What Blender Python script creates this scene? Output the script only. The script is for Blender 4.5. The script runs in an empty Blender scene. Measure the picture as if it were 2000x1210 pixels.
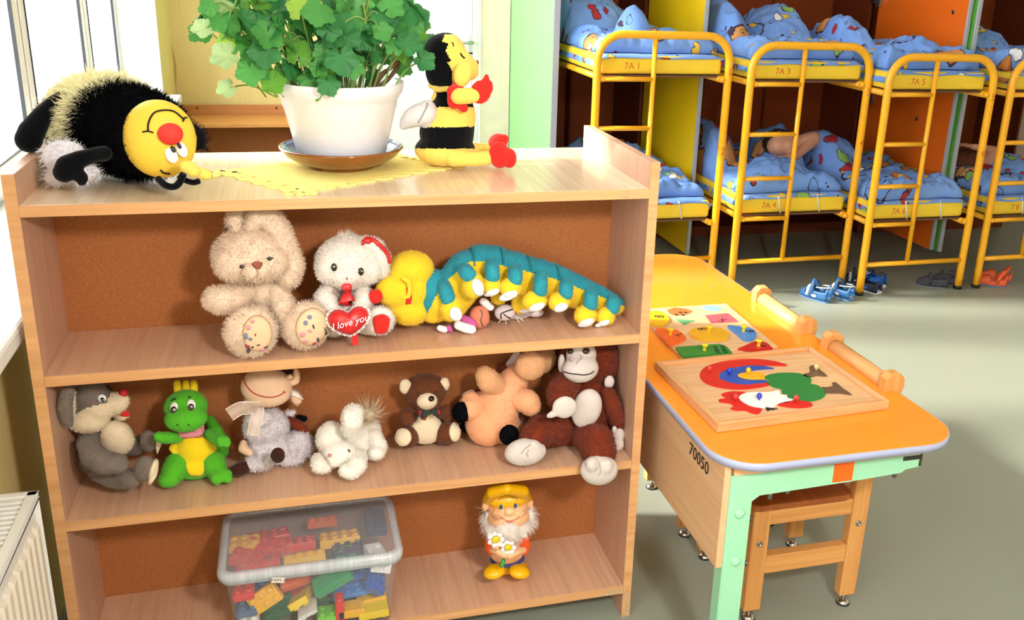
import bpy, bmesh, math, random
import numpy as np
from mathutils import Vector, Matrix
from mathutils.bvhtree import BVHTree
random.seed(7); rng=np.random.default_rng(7)
SC=bpy.context.scene; COL=SC.collection; PI=math.pi

# ------------------------------------------------------------------ camera
CAMR=np.array([[0.960259, 0.05265, -0.274101], [-0.276563, 0.311894, -0.908975], [0.037633, 0.948657, 0.31406]])
CAMC=np.array([0.46833, -1.85165, 1.5271])
FPX=1855.8; SHX=108.77; SHY=-53.42
cd=bpy.data.cameras.new('camera'); cam=bpy.data.objects.new('camera',cd); COL.objects.link(cam)
mw=Matrix(CAMR.tolist()).to_4x4(); mw.translation=Vector(CAMC); cam.matrix_world=mw
cd.sensor_width=36; cd.lens=FPX/2000*36; cd.shift_x=-SHX/2000; cd.shift_y=SHY/2000; cd.clip_start=.05; cd.clip_end=200
SC.camera=cam
# ------------------------------------------------------------------ world, sun, exposure
w=bpy.data.worlds.new('sky'); SC.world=w; w.use_nodes=True
bg=w.node_tree.nodes['Background']; bg.inputs[0].default_value=(.93,.97,1,1); bg.inputs[1].default_value=4.6
sd=bpy.data.lights.new('sun','SUN'); sd.energy=7.0; sd.angle=math.radians(6); sd.color=(1,.95,.86)
sun=bpy.data.objects.new('sun',sd); COL.objects.link(sun)
SUND=Vector((1,-.25,-.60)).normalized()
sun.rotation_euler=SUND.to_track_quat('-Z','Y').to_euler(); sun.location=(-3,1,3)
# camera flash bounced from beside the camera
fd=bpy.data.lights.new('flash','AREA'); fd.shape='DISK'; fd.size=.22; fd.energy=20; fd.color=(1,.96,.9)
fl=bpy.data.objects.new('flash',fd); COL.objects.link(fl); fl.location=(1.15,-2.0,1.9)
fl.rotation_euler=(Vector((.6,.2,.5))-fl.location).to_track_quat('-Z','Y').to_euler()
SC.view_settings.view_transform='Standard'; SC.view_settings.look='None'
SC.view_settings.exposure=0.85; SC.view_settings.gamma=1; SC.view_settings.use_curve_mapping=False

# ------------------------------------------------------------------ helpers
def at(px,py,x=None,y=None,z=None):
    """pixel of the photograph -> point of the room on the plane x=, y= or z="""
    d=CAMR@np.array([(px-SHX-1000)/FPX,-(py-SHY-605)/FPX,-1.0])
    t=(z-CAMC[2])/d[2] if z is not None else (y-CAMC[1])/d[1] if y is not None else (x-CAMC[0])/d[0]
    return Vector(CAMC+t*d)
def pix(p):
    v=np.array(p)-CAMC; v=v@CAMR
    return 1000+SHX+FPX*v[0]/-v[2], 605+SHY-FPX*v[1]/-v[2]
def below(conv,line):
    """zone test: does a point of the surface lie below a seam line read off in crop coordinates"""
    ox,oy,k=conv
    def f(c):
        px,py=pix(c); x=(px-ox)*k; y=(py-oy)*k
        if x<line[0][0]: return y>line[0][1]
        for a,b in zip(line,line[1:]):
            if a[0]<=x<=b[0]: return y>a[1]+(b[1]-a[1])*(x-a[0])/(b[0]-a[0])
        return y>line[-1][1]
    return f
def lin(c):
    if isinstance(c,str):
        c=[int(c[i:i+2],16)/255 for i in (0,2,4)]
    return tuple((v/12.92 if v<=.04045 else ((v+.055)/1.055)**2.4) for v in c)+(1,)
MATS={}
def mat(name,col,rough=.6,spec=.4,metal=0,noise=None,bump=None,coat=0,alpha=None,trans=0,sheen=0,sss=0):
    """noise=(scale,amount,(sx,sy,sz)): value variation; bump=(scale,strength)"""
    if name in MATS: return MATS[name]
    m=bpy.data.materials.new(name); m.use_nodes=True; nt=m.node_tree; N=nt.nodes; L=nt.links
    b=N['Principled BSDF']; b.inputs['Base Color'].default_value=lin(col); b.inputs['Roughness'].default_value=rough
    b.inputs['Specular IOR Level'].default_value=spec; b.inputs['Metallic'].default_value=metal
    b.inputs['Coat Weight'].default_value=coat; b.inputs['Sheen Weight'].default_value=sheen
    if alpha is not None: b.inputs['Alpha'].default_value=alpha
    if sss:
        b.inputs['Subsurface Weight'].default_value=sss; b.inputs['Subsurface Scale'].default_value=.01
    tc=N.new('ShaderNodeTexCoord')
    if noise is None: noise=(9,.10,(1,1,1))
    mp=N.new('ShaderNodeMapping'); mp.inputs['Scale'].default_value=noise[2]; L.new(tc.outputs['Object'],mp.inputs[0])
    n=N.new('ShaderNodeTexNoise'); n.inputs['Scale'].default_value=noise[0]; n.inputs['Detail'].default_value=5
    L.new(mp.outputs[0],n.inputs[0])
    mx=N.new('ShaderNodeMix'); mx.data_type='RGBA'; mx.blend_type='MULTIPLY'; mx.inputs[0].default_value=1
    mr=N.new('ShaderNodeMapRange'); mr.inputs[1].default_value=.25; mr.inputs[2].default_value=.75
    mr.inputs[3].default_value=1-noise[1]; mr.inputs[4].default_value=1+noise[1]*.4
    L.new(n.outputs[0],mr.inputs[0]); mx.inputs[6].default_value=lin(col); L.new(mr.outputs[0],mx.inputs[7]); L.new(mx.outputs[2],b.inputs['Base Color'])
    if bump:
        n2=N.new('ShaderNodeTexNoise'); n2.inputs['Scale'].default_value=bump[0]; n2.inputs['Detail'].default_value=3
        L.new(tc.outputs['Object'],n2.inputs[0]); bp=N.new('ShaderNodeBump'); bp.inputs['Strength'].default_value=bump[1]
        bp.inputs['Distance'].default_value=.002; L.new(n2.outputs[0],bp.inputs['Height']); L.new(bp.outputs[0],b.inputs['Normal'])
    if trans:
        t=N.new('ShaderNodeBsdfTranslucent'); L.new(mx.outputs[2],t.inputs[0]); ms=N.new('ShaderNodeMixShader'); ms.inputs[0].default_value=trans
        out=N['Material Output']; L.new(b.outputs[0],ms.inputs[1]); L.new(t.outputs[0],ms.inputs[2]); L.new(ms.outputs[0],out.inputs[0])
    MATS[name]=m; return m
def wood(name,col,col2,axis='x',rough=.45,scale=1,bands=1,spec=.4):
    """laminate or beech: fine fibres stretched along an axis"""
    if name in MATS: return MATS[name]
    m=mat(name,col,rough,spec); nt=m.node_tree; N=nt.nodes; L=nt.links; b=N['Principled BSDF']
    for l in list(b.inputs['Base Color'].links): L.remove(l)
    tc=N.new('ShaderNodeTexCoord'); mp=N.new('ShaderNodeMapping')
    s={'x':(1.2,38,38),'y':(38,1.2,38),'z':(38,38,1.2)}[axis]; mp.inputs['Scale'].default_value=[v*scale for v in s]
    L.new(tc.outputs['Object'],mp.inputs[0])
    n=N.new('ShaderNodeTexNoise'); n.inputs['Scale'].default_value=2.2; n.inputs['Detail'].default_value=6; n.inputs['Distortion'].default_value=.6*bands
    L.new(mp.outputs[0],n.inputs[0])
    mp2=N.new('ShaderNodeMapping'); mp2.inputs['Scale'].default_value=[v*scale*.12 for v in s]; L.new(tc.outputs['Object'],mp2.inputs[0])
    n2=N.new('ShaderNodeTexNoise'); n2.inputs['Scale'].default_value=2; L.new(mp2.outputs[0],n2.inputs[0])
    ad=N.new('ShaderNodeMix'); ad.inputs[0].default_value=.35; L.new(n.outputs[0],ad.inputs[2]); L.new(n2.outputs[0],ad.inputs[3])
    cr=N.new('ShaderNodeValToRGB'); cr.color_ramp.elements[0].position=.36; cr.color_ramp.elements[1].position=.62
    cr.color_ramp.elements[0].color=lin(col2); cr.color_ramp.elements[1].color=lin(col)
    L.new(ad.outputs[0],cr.inputs[0]); L.new(cr.outputs[0],b.inputs['Base Color'])
    return m
def prop(o,label=None,cat=None,group=None,kind=None):
    if label: o['label']=label
    if cat: o['category']=cat
    if group: o['group']=group
    if kind: o['kind']=kind
    return o
def empty(name,loc,label=None,cat=None,group=None,rz=0):
    o=bpy.data.objects.new(name,None); COL.objects.link(o); o.empty_display_size=.05
    o.location=loc; o.rotation_euler=(0,0,rz); return prop(o,label,cat,group)
def off(p):
    v=Vector((0,0,0))
    while p is not None: v=v+p.location; p=p.parent
    return v
def link(name,me,mats,parent=None,local=False,smooth=True):
    if not isinstance(mats,(list,tuple)): mats=[mats]
    if not me.materials:
        for m in mats: me.materials.append(m)
    o=bpy.data.objects.new(name,me); COL.objects.link(o)
    if parent is not None:
        o.parent=parent
        if not local: me.transform(Matrix.Translation(-off(parent)))
    if smooth is not None: me.shade_smooth() if smooth else me.shade_flat()
    return o
class MB:
    def __init__(s): s.v=[]; s.f=[]; s.m=[]; s.s=[]
    def add(s,v,f,m=0,sm=False):
        k=len(s.v); s.v+=[tuple(p) for p in v]; s.f+=[tuple(i+k for i in q) for q in f]; s.m+=[m]*len(f); s.s+=[sm]*len(f)
    def box(s,a,b,m=0,M=None):
        v=[Vector((x,y,z)) for z in (a[2],b[2]) for y in (a[1],b[1]) for x in (a[0],b[0])]
        if M is not None: v=[M@p for p in v]
        s.add(v,[(0,2,3,1),(4,5,7,6),(0,1,5,4),(2,6,7,3),(0,4,6,2),(1,3,7,5)],m); return s
    def prism(s,poly,z0,z1,m=0,M=None,top=None):
        n=len(poly); a=sum(poly[i][0]*poly[(i+1)%n][1]-poly[(i+1)%n][0]*poly[i][1] for i in range(n))
        if a<0: poly=poly[::-1]
        v=[Vector((p[0],p[1],z0)) for p in poly]+[Vector((p[0],p[1],z1)) for p in poly]
        if M is not None: v=[M@p for p in v]
        s.add(v,[(i,(i+1)%n,(i+1)%n+n,i+n) for i in range(n)],m)
        s.add(v[n:],[tuple(range(n))],m if top is None else top); s.add(v[:n],[tuple(range(n))[::-1]],m); return s
    def tube(s,pts,r,m=0,seg=10,cap=True,closed=False):
        pts=[Vector(p) for p in pts]; n=len(pts); rs=r if isinstance(r,(list,tuple)) else [r]*n
        V=[]; up=None
        for i in range(n):
            if closed: d=pts[(i+1)%n]-pts[i-1]
            else: d=pts[min(i+1,n-1)]-pts[max(i-1,0)]
            d=d.normalized() if d.length>1e-9 else Vector((0,0,1))
            if up is None: up=d.orthogonal().normalized()
            up=(up-d*up.dot(d)); up=up.normalized() if up.length>1e-6 else d.orthogonal().normalized()
            q=d.cross(up)
            for k in range(seg):
                a=2*PI*k/seg; V.append(pts[i]+(up*math.cos(a)+q*math.sin(a))*rs[i])
        F=[]
        for i in range(n if closed else n-1):
            j=(i+1)%n
            for k in range(seg): F.append((i*seg+k,i*seg+(k+1)%seg,j*seg+(k+1)%seg,j*seg+k))
        s.add(V,F,m,True)
        if cap and not closed:
            s.add(V[:seg],[tuple(range(seg))[::-1]],m); s.add(V[-seg:],[tuple(range(seg))],m)
        return s
    def lathe(s,prof,c=(0,0,0),seg=40,m=0,M=None,ms=None):
        V=[]; n=len(prof)
        for r,z in prof:
            for k in range(seg):
                a=2*PI*k/seg; V.append(Vector((c[0]+r*math.cos(a),c[1]+r*math.sin(a),c[2]+z)))
        if M is not None: V=[M@p for p in V]
        for i in range(n-1):
            F=[(i*seg+k,i*seg+(k+1)%seg,(i+1)*seg+(k+1)%seg,(i+1)*seg+k) for k in range(seg)]
            s.v_add(V,F,ms[i] if ms else m) if False else s.add(V[i*seg:(i+2)*seg],[tuple(q-i*seg for q in f) for f in F],ms[i] if ms else m,True)
        return s
    def ell(s,c,r,M=None,m=0,seg=20,rings=12):
        V=[];F=[]
        for i in range(rings+1):
            t=PI*i/rings
            for k in range(seg):
                a=2*PI*k/seg; p=Vector((r[0]*math.sin(t)*math.cos(a),r[1]*math.sin(t)*math.sin(a),-r[2]*math.cos(t)))
                V.append((M@p if M is not None else p)+Vector(c))
        for i in range(rings):
            for k in range(seg): F.append((i*seg+k,i*seg+(k+1)%seg,(i+1)*seg+(k+1)%seg,(i+1)*seg+k))
        s.add(V,F,m,True); return s
    def mesh(s,name):
        me=bpy.data.meshes.new(name); me.from_pydata(s.v,[],s.f); me.update()
        bm=bmesh.new(); bm.from_mesh(me); bm.faces.ensure_lookup_table()
        for i,f in enumerate(bm.faces): f.material_index=s.m[i]; f.smooth=s.s[i]
        bmesh.ops.remove_doubles(bm,verts=bm.verts,dist=1e-6)
        bmesh.ops.dissolve_degenerate(bm,edges=bm.edges,dist=1e-7)
        bmesh.ops.recalc_face_normals(bm,faces=bm.faces)
        bm.to_mesh(me); bm.free(); return me
    def build(s,name,mats,parent=None,bevel=0,local=False,solid=0,sub=0,seg=2):
        o=link(name,s.mesh(name),mats,parent,local,smooth=None)
        if solid:
            d=o.modifiers.new('s','SOLIDIFY'); d.thickness=solid; d.offset=0
        if bevel:
            d=o.modifiers.new('b','BEVEL'); d.width=bevel; d.segments=seg; d.limit_method='ANGLE'; d.angle_limit=math.radians(40)
            d.harden_normals=False
        if sub:
            d=o.modifiers.new('u','SUBSURF'); d.levels=sub; d.render_levels=sub
        return o
def copy_tree(o,parent=None):
    c=o.copy(); COL.objects.link(c)
    if parent is not None: c.parent=parent
    for ch in list(o.children): copy_tree(ch,c)
    return c
def smoothpts(pts,n=8,closed=False):
    pts=[Vector(p) for p in pts]; out=[]; N=len(pts)
    for i in range(N if closed else N-1):
        g=(lambda k: pts[k%N]) if closed else (lambda k: pts[max(0,min(N-1,k))])
        p0,p1,p2,p3=g(i-1),g(i),g(i+1),g(i+2)
        for j in range(n):
            t=j/n; out.append(.5*((2*p1)+(p2-p0)*t+(2*p0-5*p1+4*p2-p3)*t*t+(3*p1-p0-3*p2+p3)*t**3))
    if not closed: out.append(pts[-1])
    return out
def evalmesh(o):
    dg=bpy.context.evaluated_depsgraph_get(); dg.update()
    return bpy.data.meshes.new_from_object(o.evaluated_get(dg))
def text(name,s,size,M,m,parent=None,extrude=.0004,align='CENTER',shear=0,local=False):
    cu=bpy.data.curves.new(name,'FONT'); cu.body=s; cu.size=size; cu.extrude=extrude; cu.align_x=align; cu.align_y='CENTER'; cu.shear=shear; cu.resolution_u=3
    t=bpy.data.objects.new('tmp',cu); COL.objects.link(t); me=evalmesh(t); bpy.data.objects.remove(t)
    me.transform(M); me.materials.clear(); me.name=name
    return link(name,me,m,parent,local,smooth=False)
def fur_mesh(me,spec,zone=None):
    """add tapering strands of pile to a mesh; returns new mesh. spec=(count per m2,length,width,droop,spread)"""
    dens,ln,wd,droop,spread=spec
    me.calc_loop_triangles(); nt=len(me.loop_triangles)
    tv=np.empty(nt*3,dtype=np.int32); me.loop_triangles.foreach_get('vertices',tv); tv=tv.reshape(-1,3)
    pi=np.empty(nt,dtype=np.int32); me.loop_triangles.foreach_get('polygon_index',pi)
    co=np.empty(len(me.vertices)*3); me.vertices.foreach_get('co',co); co=co.reshape(-1,3)
    no=np.empty(len(me.vertices)*3); me.vertices.foreach_get('normal',no); no=no.reshape(-1,3)
    mi=np.empty(len(me.polygons),dtype=np.int32); me.polygons.foreach_get('material_index',mi)
    a,b,c=co[tv[:,0]],co[tv[:,1]],co[tv[:,2]]; ar=np.linalg.norm(np.cross(b-a,c-a),axis=1)/2
    n=int(dens*ar.sum()); 
    if n<1: return me
    t=rng.choice(nt,n,p=ar/ar.sum()); u=rng.random((n,1)); v=rng.random((n,1)); fl_=(u+v>1)[:,0]; u[fl_]=1-u[fl_]; v[fl_]=1-v[fl_]
    P=a[t]*(1-u-v)+b[t]*u+c[t]*v; Nn=no[tv[t,0]]*(1-u-v)+no[tv[t,1]]*u+no[tv[t,2]]*v
    Nn/=np.linalg.norm(Nn,axis=1,keepdims=True)+1e-9
    D=Nn+rng.normal(0,spread,(n,3))+np.array([0,0,-droop]); D/=np.linalg.norm(D,axis=1,keepdims=True)+1e-9
    l=ln*(.6+.7*rng.random((n,1)))
    S=np.cross(D,rng.normal(0,1,(n,3))); S/=np.linalg.norm(S,axis=1,keepdims=True)+1e-9
    B0=P-Nn*ln*.1; mid=P+D*l*.55; D2=D+np.array([0,0,-droop*.8])+rng.normal(0,spread*.4,(n,3)); tip=mid+D2/np.linalg.norm(D2,axis=1,keepdims=True)*l*.5
    V=np.stack([B0-S*wd/2,B0+S*wd/2,mid+S*wd*.35,mid-S*wd*.35,tip],1).reshape(-1,3)
    k=np.arange(n)*5+len(co)
    fq=[tuple(p.vertices) for p in me.polygons]
    q4=np.stack([k,k+1,k+2,k+3],1).tolist(); q3=np.stack([k+3,k+2,k+4],1).tolist()
    new=bpy.data.meshes.new(me.name); new.from_pydata(np.vstack([co,V]).tolist(),[],fq+q4+q3); 
    fm=mi[pi[t]]; new.polygons.foreach_set('material_index',np.concatenate([mi,fm,fm]).astype(np.int32))
    for m in me.materials: new.materials.append(m)
    new.update(); return new
def union(name,balls,vox,smooth,zone=None,mats=()):
    """merge balls [(centre,(rx,ry,rz),rotation matrix or None)] into one rounded surface"""
    mb=MB()
    for c,r,M in balls: mb.ell(c,r,M,seg=18,rings=12)
    me=bpy.data.meshes.new('t'); me.from_pydata(mb.v,[],mb.f); me.update()
    bm=bmesh.new(); bm.from_mesh(me); bmesh.ops.remove_doubles(bm,verts=bm.verts,dist=1e-6); bm.to_mesh(me); bm.free()
    t=bpy.data.objects.new('tmp',me); COL.objects.link(t)
    d=t.modifiers.new('r','REMESH'); d.mode='VOXEL'; d.voxel_size=vox
    if smooth:
        d=t.modifiers.new('m','SMOOTH'); d.iterations=smooth; d.factor=.5
    out=evalmesh(t); bpy.data.objects.remove(t); out.name=name
    out.materials.clear()
    for m in mats: out.materials.append(m)
    if zone:
        idx=[zone(p.center) for p in out.polygons]; out.polygons.foreach_set('material_index',idx)
    out.update(); return out
def roty(a): return Matrix.Rotation(math.radians(a),3,'Y')
class Toy:
    def __init__(s,name,label,cat,y0,zb,conv,base,group=None):
        s.y0=y0; s.zb=zb; s.ox,s.oy,s.k=conv
        s.m=(at(s.ox+51,900,y=y0)-at(s.ox+50,900,y=y0)).length
        X,Y=s.px(*base); loc=at(X,Y,y=y0); s.m=(at(X+1,Y,y=y0)-loc).length/s.k; loc.z=zb
        s.root=empty(name,loc,label,cat,group); s.bv=[]
    def px(s,x,y): return s.ox+x/s.k, s.oy+y/s.k
    def P(s,x,y,dy=0): return at(*s.px(x,y),y=s.y0+dy)
    def balls(s,shapes):
        B=[]
        for q in shapes:
            if q[0]=='e':
                _,x,y,dy,rx,rz=q[:6]; ry=q[6] if len(q)>6 and q[6] else (rx+rz)/2; a=q[7] if len(q)>7 else 0
                B.append((s.P(x,y,dy),(rx*s.m,ry*s.m,rz*s.m),roty(a)))
            else:
                pts=[(s.P(x,y,dy),r*s.m) for x,y,dy,r in q[1]]
                for i in range(len(pts)-1):
                    (a,ra),(b,rb)=pts[i],pts[i+1]; n=max(1,int((b-a).length/(min(ra,rb)*.35)))
                    for j in range(n+(i==len(pts)-2)):
                        t=j/n; r=ra+(rb-ra)*t; B.append((a.lerp(b,t),(r,r,r),None))
        return B
    def part(s,name,mats,shapes,fur=None,zone=None,vox=.004,smooth=5,parent=None,bvh=True):
        mats=mats if isinstance(mats,list) else [mats]
        me=union(name,s.balls(shapes),vox,smooth,zone,mats)
        if bvh: s.bv.append(BVHTree.FromPolygons([v.co.copy() for v in me.vertices],[tuple(p.vertices) for p in me.polygons]))
        if fur: me=fur_mesh(me,fur)
        return link(name,me,mats,parent or s.root)
    def hit(s,x,y):
        d=(s.P(x,y)-Vector(CAMC)).normalized(); best=None
        for b in s.bv:
            h=b.ray_cast(Vector(CAMC),d)
            if h[0] is not None and (best is None or h[3]<best[2]): best=(h[0],h[1],h[3])
        s.miss=best is None
        if s.miss: return s.P(x,y),-d
        n=best[1]
        if n.dot(d)>0: n=-n
        return best[0],n
    def ball(s,name,x,y,rx,rz,depth,m,parent=None,lift=0,a=0,add=False):
        p,n=s.hit(x,y); n=(n*.6-(p-Vector(CAMC)).normalized()*.8).normalized()
        q=n.to_track_quat('Z','Y').to_matrix()@Matrix.Rotation(math.radians(a),3,'Z')
        mb=MB(); mb.ell(p+n*lift,(rx*s.m,rz*s.m,depth*s.m),q,seg=20,rings=12)
        if add: s.bv.append(BVHTree.FromPolygons([Vector(v) for v in mb.v],mb.f))
        return mb.build(name,m,parent or s.root)
    def patch(s,name,poly,m,parent=None,lift=.0012,rings=7,smooth=True,thick=.0015,add=False,n=5):
        if smooth: poly=[(p.x,p.y) for p in smoothpts([(x,y,0) for x,y in poly],n,True)]
        cx=sum(p[0] for p in poly)/len(poly); cy=sum(p[1] for p in poly)/len(poly)
        c0,n0=s.hit(cx,cy); V=[c0+n0*lift]; F=[]; n=len(poly); L=rings
        dist=[(c0-Vector(CAMC)).length]*n
        for k in range(1,L+1):
            for i,(x,y) in enumerate(poly):
                X=cx+(x-cx)*k/L; Y=cy+(y-cy)*k/L; p,nn=s.hit(X,Y); dd=(p-Vector(CAMC)).length
                if s.miss or abs(dd-dist[i])>.03: p=Vector(CAMC)+(p-Vector(CAMC)).normalized()*dist[i]
                else: dist[i]=dd
                V.append(p+nn*(lift if k<L else 0))
        for i in range(n): F.append((0,1+i,1+(i+1)%n))
        for k in range(L-1):
            for i in range(n): F.append((1+k*n+i,1+(k+1)*n+i,1+(k+1)*n+(i+1)%n,1+k*n+(i+1)%n))
        mb=MB(); mb.add(V,F,0,True)
        if add: s.bv.append(BVHTree.FromPolygons([Vector(v) for v in mb.v],mb.f))
        o=mb.build(name,m,parent or s.root,solid=thick); return o
    def oval(s,name,x,y,rx,ry,m,a=0,**k):
        ca,sa=math.cos(math.radians(a)),math.sin(math.radians(a))
        return s.patch(name,[(x+rx*math.cos(t)*ca-ry*math.sin(t)*sa,y+rx*math.cos(t)*sa+ry*math.sin(t)*ca) for t in [2*PI*i/14 for i in range(14)]],m,n=2,**k)
    def line(s,name,pts,r,m,parent=None,lift=.001,n=5):
        pts=[(p.x,p.y) for p in smoothpts([(x,y,0) for x,y in pts],n)]; P=[]
        for x,y in pts:
            p,nn=s.hit(x,y); P.append(p+nn*lift)
        mb=MB(); mb.tube(P,r,seg=6); return mb.build(name,m,parent or s.root)
    def settle(s):
        z=1e9
        def walk(o):
            nonlocal z
            if o.type=='MESH':
                w_=off(o.parent); co=np.empty(len(o.data.vertices)*3); o.data.vertices.foreach_get('co',co); z=min(z,np.percentile(co[2::3],.3)+w_.z)
            for c in o.children: walk(c)
        for c in s.root.children: walk(c)
        dz=s.zb+.001-z; s.root.location.z+=dz
        print('SETTLE',s.root.name,round(dz,4))
# ------------------------------------------------------------------ materials
LAM=wood('laminate',('D6AA8A'),('C3967A'),'y',.30); LAMZ=wood('laminate_upright','D3A688','C0927A','z',.42)
LAMX=wood('laminate_edge','DCA873','CB9260','x',.5); HARD=mat('hardboard','A9683C',.75,.2,noise=(160,.22,(1,1,1)))
BEECH=wood('beech','E2A45F','D08E4C','z',.4); BEECHY=wood('beech_long','E6AC70','D8965A','y',.4); BEECHX=wood('beech_cross','E2A45F','D08E4C','x',.4)
SEAT=wood('seat_ply','A85C28','8E4A1E','y',.35)
TUBE=mat('yellow_tube','F8B31E',.28,.5,noise=(30,.05,(1,1,1))); WHITE=mat('white_paint','F2F1EE',.4,noise=(5,.03,(1,1,1)))
WHITEP=mat('white_plastic_frame','ECECEA',.3,noise=(4,.03,(1,1,1))); GASK=mat('dark_gasket','23272B',.5)
YWALL=mat('yellow_wallpaper','EBD794',.8,.2,noise=(1.0,.08,(160,160,6))); CREAM=mat('cream_wall','F7E8D4',.8,.2)
FLOOR=mat('grey_green_linoleum','979D8D',.38,.5,noise=(420,.22,(1,1,1)))
CHROME=mat('chrome','C8C8C4',.2,.5,metal=1); STEEL=mat('brushed_steel','A8A8A4',.35,.5,metal=1); BLACK=mat('black_plastic','17171A',.4)
# ------------------------------------------------------------------ room
def struct(name,mb,m,bevel=0,parent=None):
    o=mb.build(name,m,parent,bevel=bevel)
    if parent is None: o['kind']='structure'
    return o
struct('floor',MB().box((-.12,-3.2,-.06),(7.2,4.3,0)),FLOOR)
struct('wall_right',MB().box((5.7,-3.2,0),(5.8,4.3,3.1)),CREAM)
struct('wall_front',MB().box((-.42,-3.3,0),(7.2,-3.2,3.1)),CREAM)
struct('ceiling',MB().box((-.42,-3.2,3.1),(7.2,4.3,3.2)),WHITE)
WX=-.12; YB=3.9; ZS=.85; WT=2.85; WY0=-.45; WY1=3.33; GX=-.33
m=MB(); m.box((WX-.3,-3.2,-.06),(WX,YB+.1,ZS-.04)); m.box((WX-.3,-3.2,WT),(WX,YB+.1,3.1)); m.box((WX-.3,-3.2,ZS-.04),(WX,-3.0,WT)); m.box((WX-.3,-.95,ZS-.04),(WX,WY0,WT)); m.box((WX-.3,WY1,ZS-.04),(WX,YB+.1,WT))
struct('wall_left',m,YWALL)
m=MB(); m.box((WX-.299,WY1-.012,ZS),(WX-.001,WY1,WT)); m.box((GX-.06,WY0,ZS),(GX-.02,.46,WT)); m.box((WX-.299,WY0,WT-.012),(WX-.001,WY1,WT)); m.box((WX-.26,WY0,ZS),(WX-.001,WY0+.012,WT)); struct('trim_1',m,WHITE)
m=MB(); m.box((GX-.05,WY0,ZS-.04),(-.037,WY1,ZS)); struct('trim_2',m,WHITE,bevel=.008)   # window sill
struct('wall_back',MB().box((WX,YB,0),(.98,YB+.1,3.1)),YWALL)
struct('wall_back',MB().box((1.60,YB,0),(1.78,YB+.1,3.1)),CREAM)
struct('wall_back',MB().box((.98,YB,2.1),(1.60,YB+.1,3.1)),CREAM)
struct('wall_back',MB().box((1.78,4.2,0),(7.2,4.3,3.1)),CREAM)
struct('baseboard_back',MB().box((WX,YB-.015,0),(.93,YB,.08)),BEECHX)
# window sashes; the first pair, unseen behind the camera, is added for frontal fill
wy=[(-3.0,-1.97),(-1.97,-.95),(.46,1.49),(1.49,2.52),(2.52,3.33)]
GLASS=bpy.data.materials.new('window_glass'); GLASS.use_nodes=True
nt=GLASS.node_tree; b=nt.nodes['Principled BSDF']; tr=nt.nodes.new('ShaderNodeBsdfTransparent'); gl=nt.nodes.new('ShaderNodeBsdfGlossy'); gl.inputs['Roughness'].default_value=.02
ms=nt.nodes.new('ShaderNodeMixShader'); ms.inputs[0].default_value=.06; nt.links.new(tr.outputs[0],ms.inputs[1]); nt.links.new(gl.outputs[0],ms.inputs[2]); nt.links.new(ms.outputs[0],nt.nodes['Material Output'].inputs[0])
for i,(a,b_) in enumerate(wy):
    e=empty('window_%d'%(i+1),(GX,(a+b_)/2,ZS)); e['kind']='structure'
    f=.05; z0=ZS+.005; z1=WT-.012; g=MB(); 
    for q in ((a,a+f+.03),(b_-f-.03,b_)): g.box((GX-.04,q[0],z0),(GX+.03,q[1],z1))
    g.box((GX-.04,a,z0),(GX+.03,b_,z0+f+.045)); g.box((GX-.04,a,z1-f-.03),(GX+.03,b_,z1)); g.build('window_frame',WHITEP,e,bevel=.006)
    g=MB(); A,B,Z0,Z1=a+f+.03,b_-f-.03,z0+f+.045,z1-f-.03; t=.004
    g.box((GX+.028,A,Z0),(GX+.033,A+t,Z1)); g.box((GX+.022,B-t,Z0),(GX+.033,B,Z1)); g.box((GX+.026,A,Z0),(GX+.033,B,Z0+t)); g.box((GX+.026,A,Z1-t),(GX+.033,B,Z1)); g.build('window_gasket',GASK,e)
    MB().box((GX-.004,A,Z0),(GX+.004,B,Z1)).build('window_pane',GLASS,e)
# door in the far wall
dr=empty('door_1',(1.29,YB,0)); dr['kind']='structure'
MB().box((1.0,YB-.02,.005),(1.545,YB+.02,2.06)).build('door_leaf',mat('white_door','FCFCFF',.35,noise=(3,.02,(1,1,1))),dr,bevel=.004)
m=MB(); m.box((.93,YB-.03,0),(1.0,YB+.02,2.12)); m.box((1.547,YB-.03,0),(1.585,YB+.02,2.12)); m.box((.93,YB-.03,2.06),(1.585,YB+.02,2.12)); m.build('door_frame',WHITE,dr,bevel=.006)
hz=at(912,82,y=YB-.03)
h=MB().box((hz.x+.008,YB-.027,hz.z-.11),(hz.x+.040,YB-.02,hz.z+.045)).build('door_plate',mat('pale_metal','D8D8DA',.3),dr,bevel=.003)
m=MB(); m.tube([(hz.x+.024,YB-.027,hz.z),(hz.x+.024,YB-.075,hz.z),(hz.x+.0,YB-.085,hz.z),(hz.x-.09,YB-.08,hz.z-.004)],[.009,.009,.009,.007]); m.build('door_handle',CHROME,h)
MB().box((hz.x+.013,YB-.0285,hz.z-.070),(hz.x+.035,YB-.0265,hz.z-.060)).build('keyhole',BLACK,h)
# cable on the wall
m=MB(); m.tube(smoothpts([at(px,py,y=YB-.005) for px,py in ((318,-20),(328,60),(342,120),(343,170),(343,230))],5),.004,seg=6)
prop(m.build('wall_cable',mat('yellow_cable','D9B46A',.6)),'thin cable running down the yellow wall beside the window reveal','cable')
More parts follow.
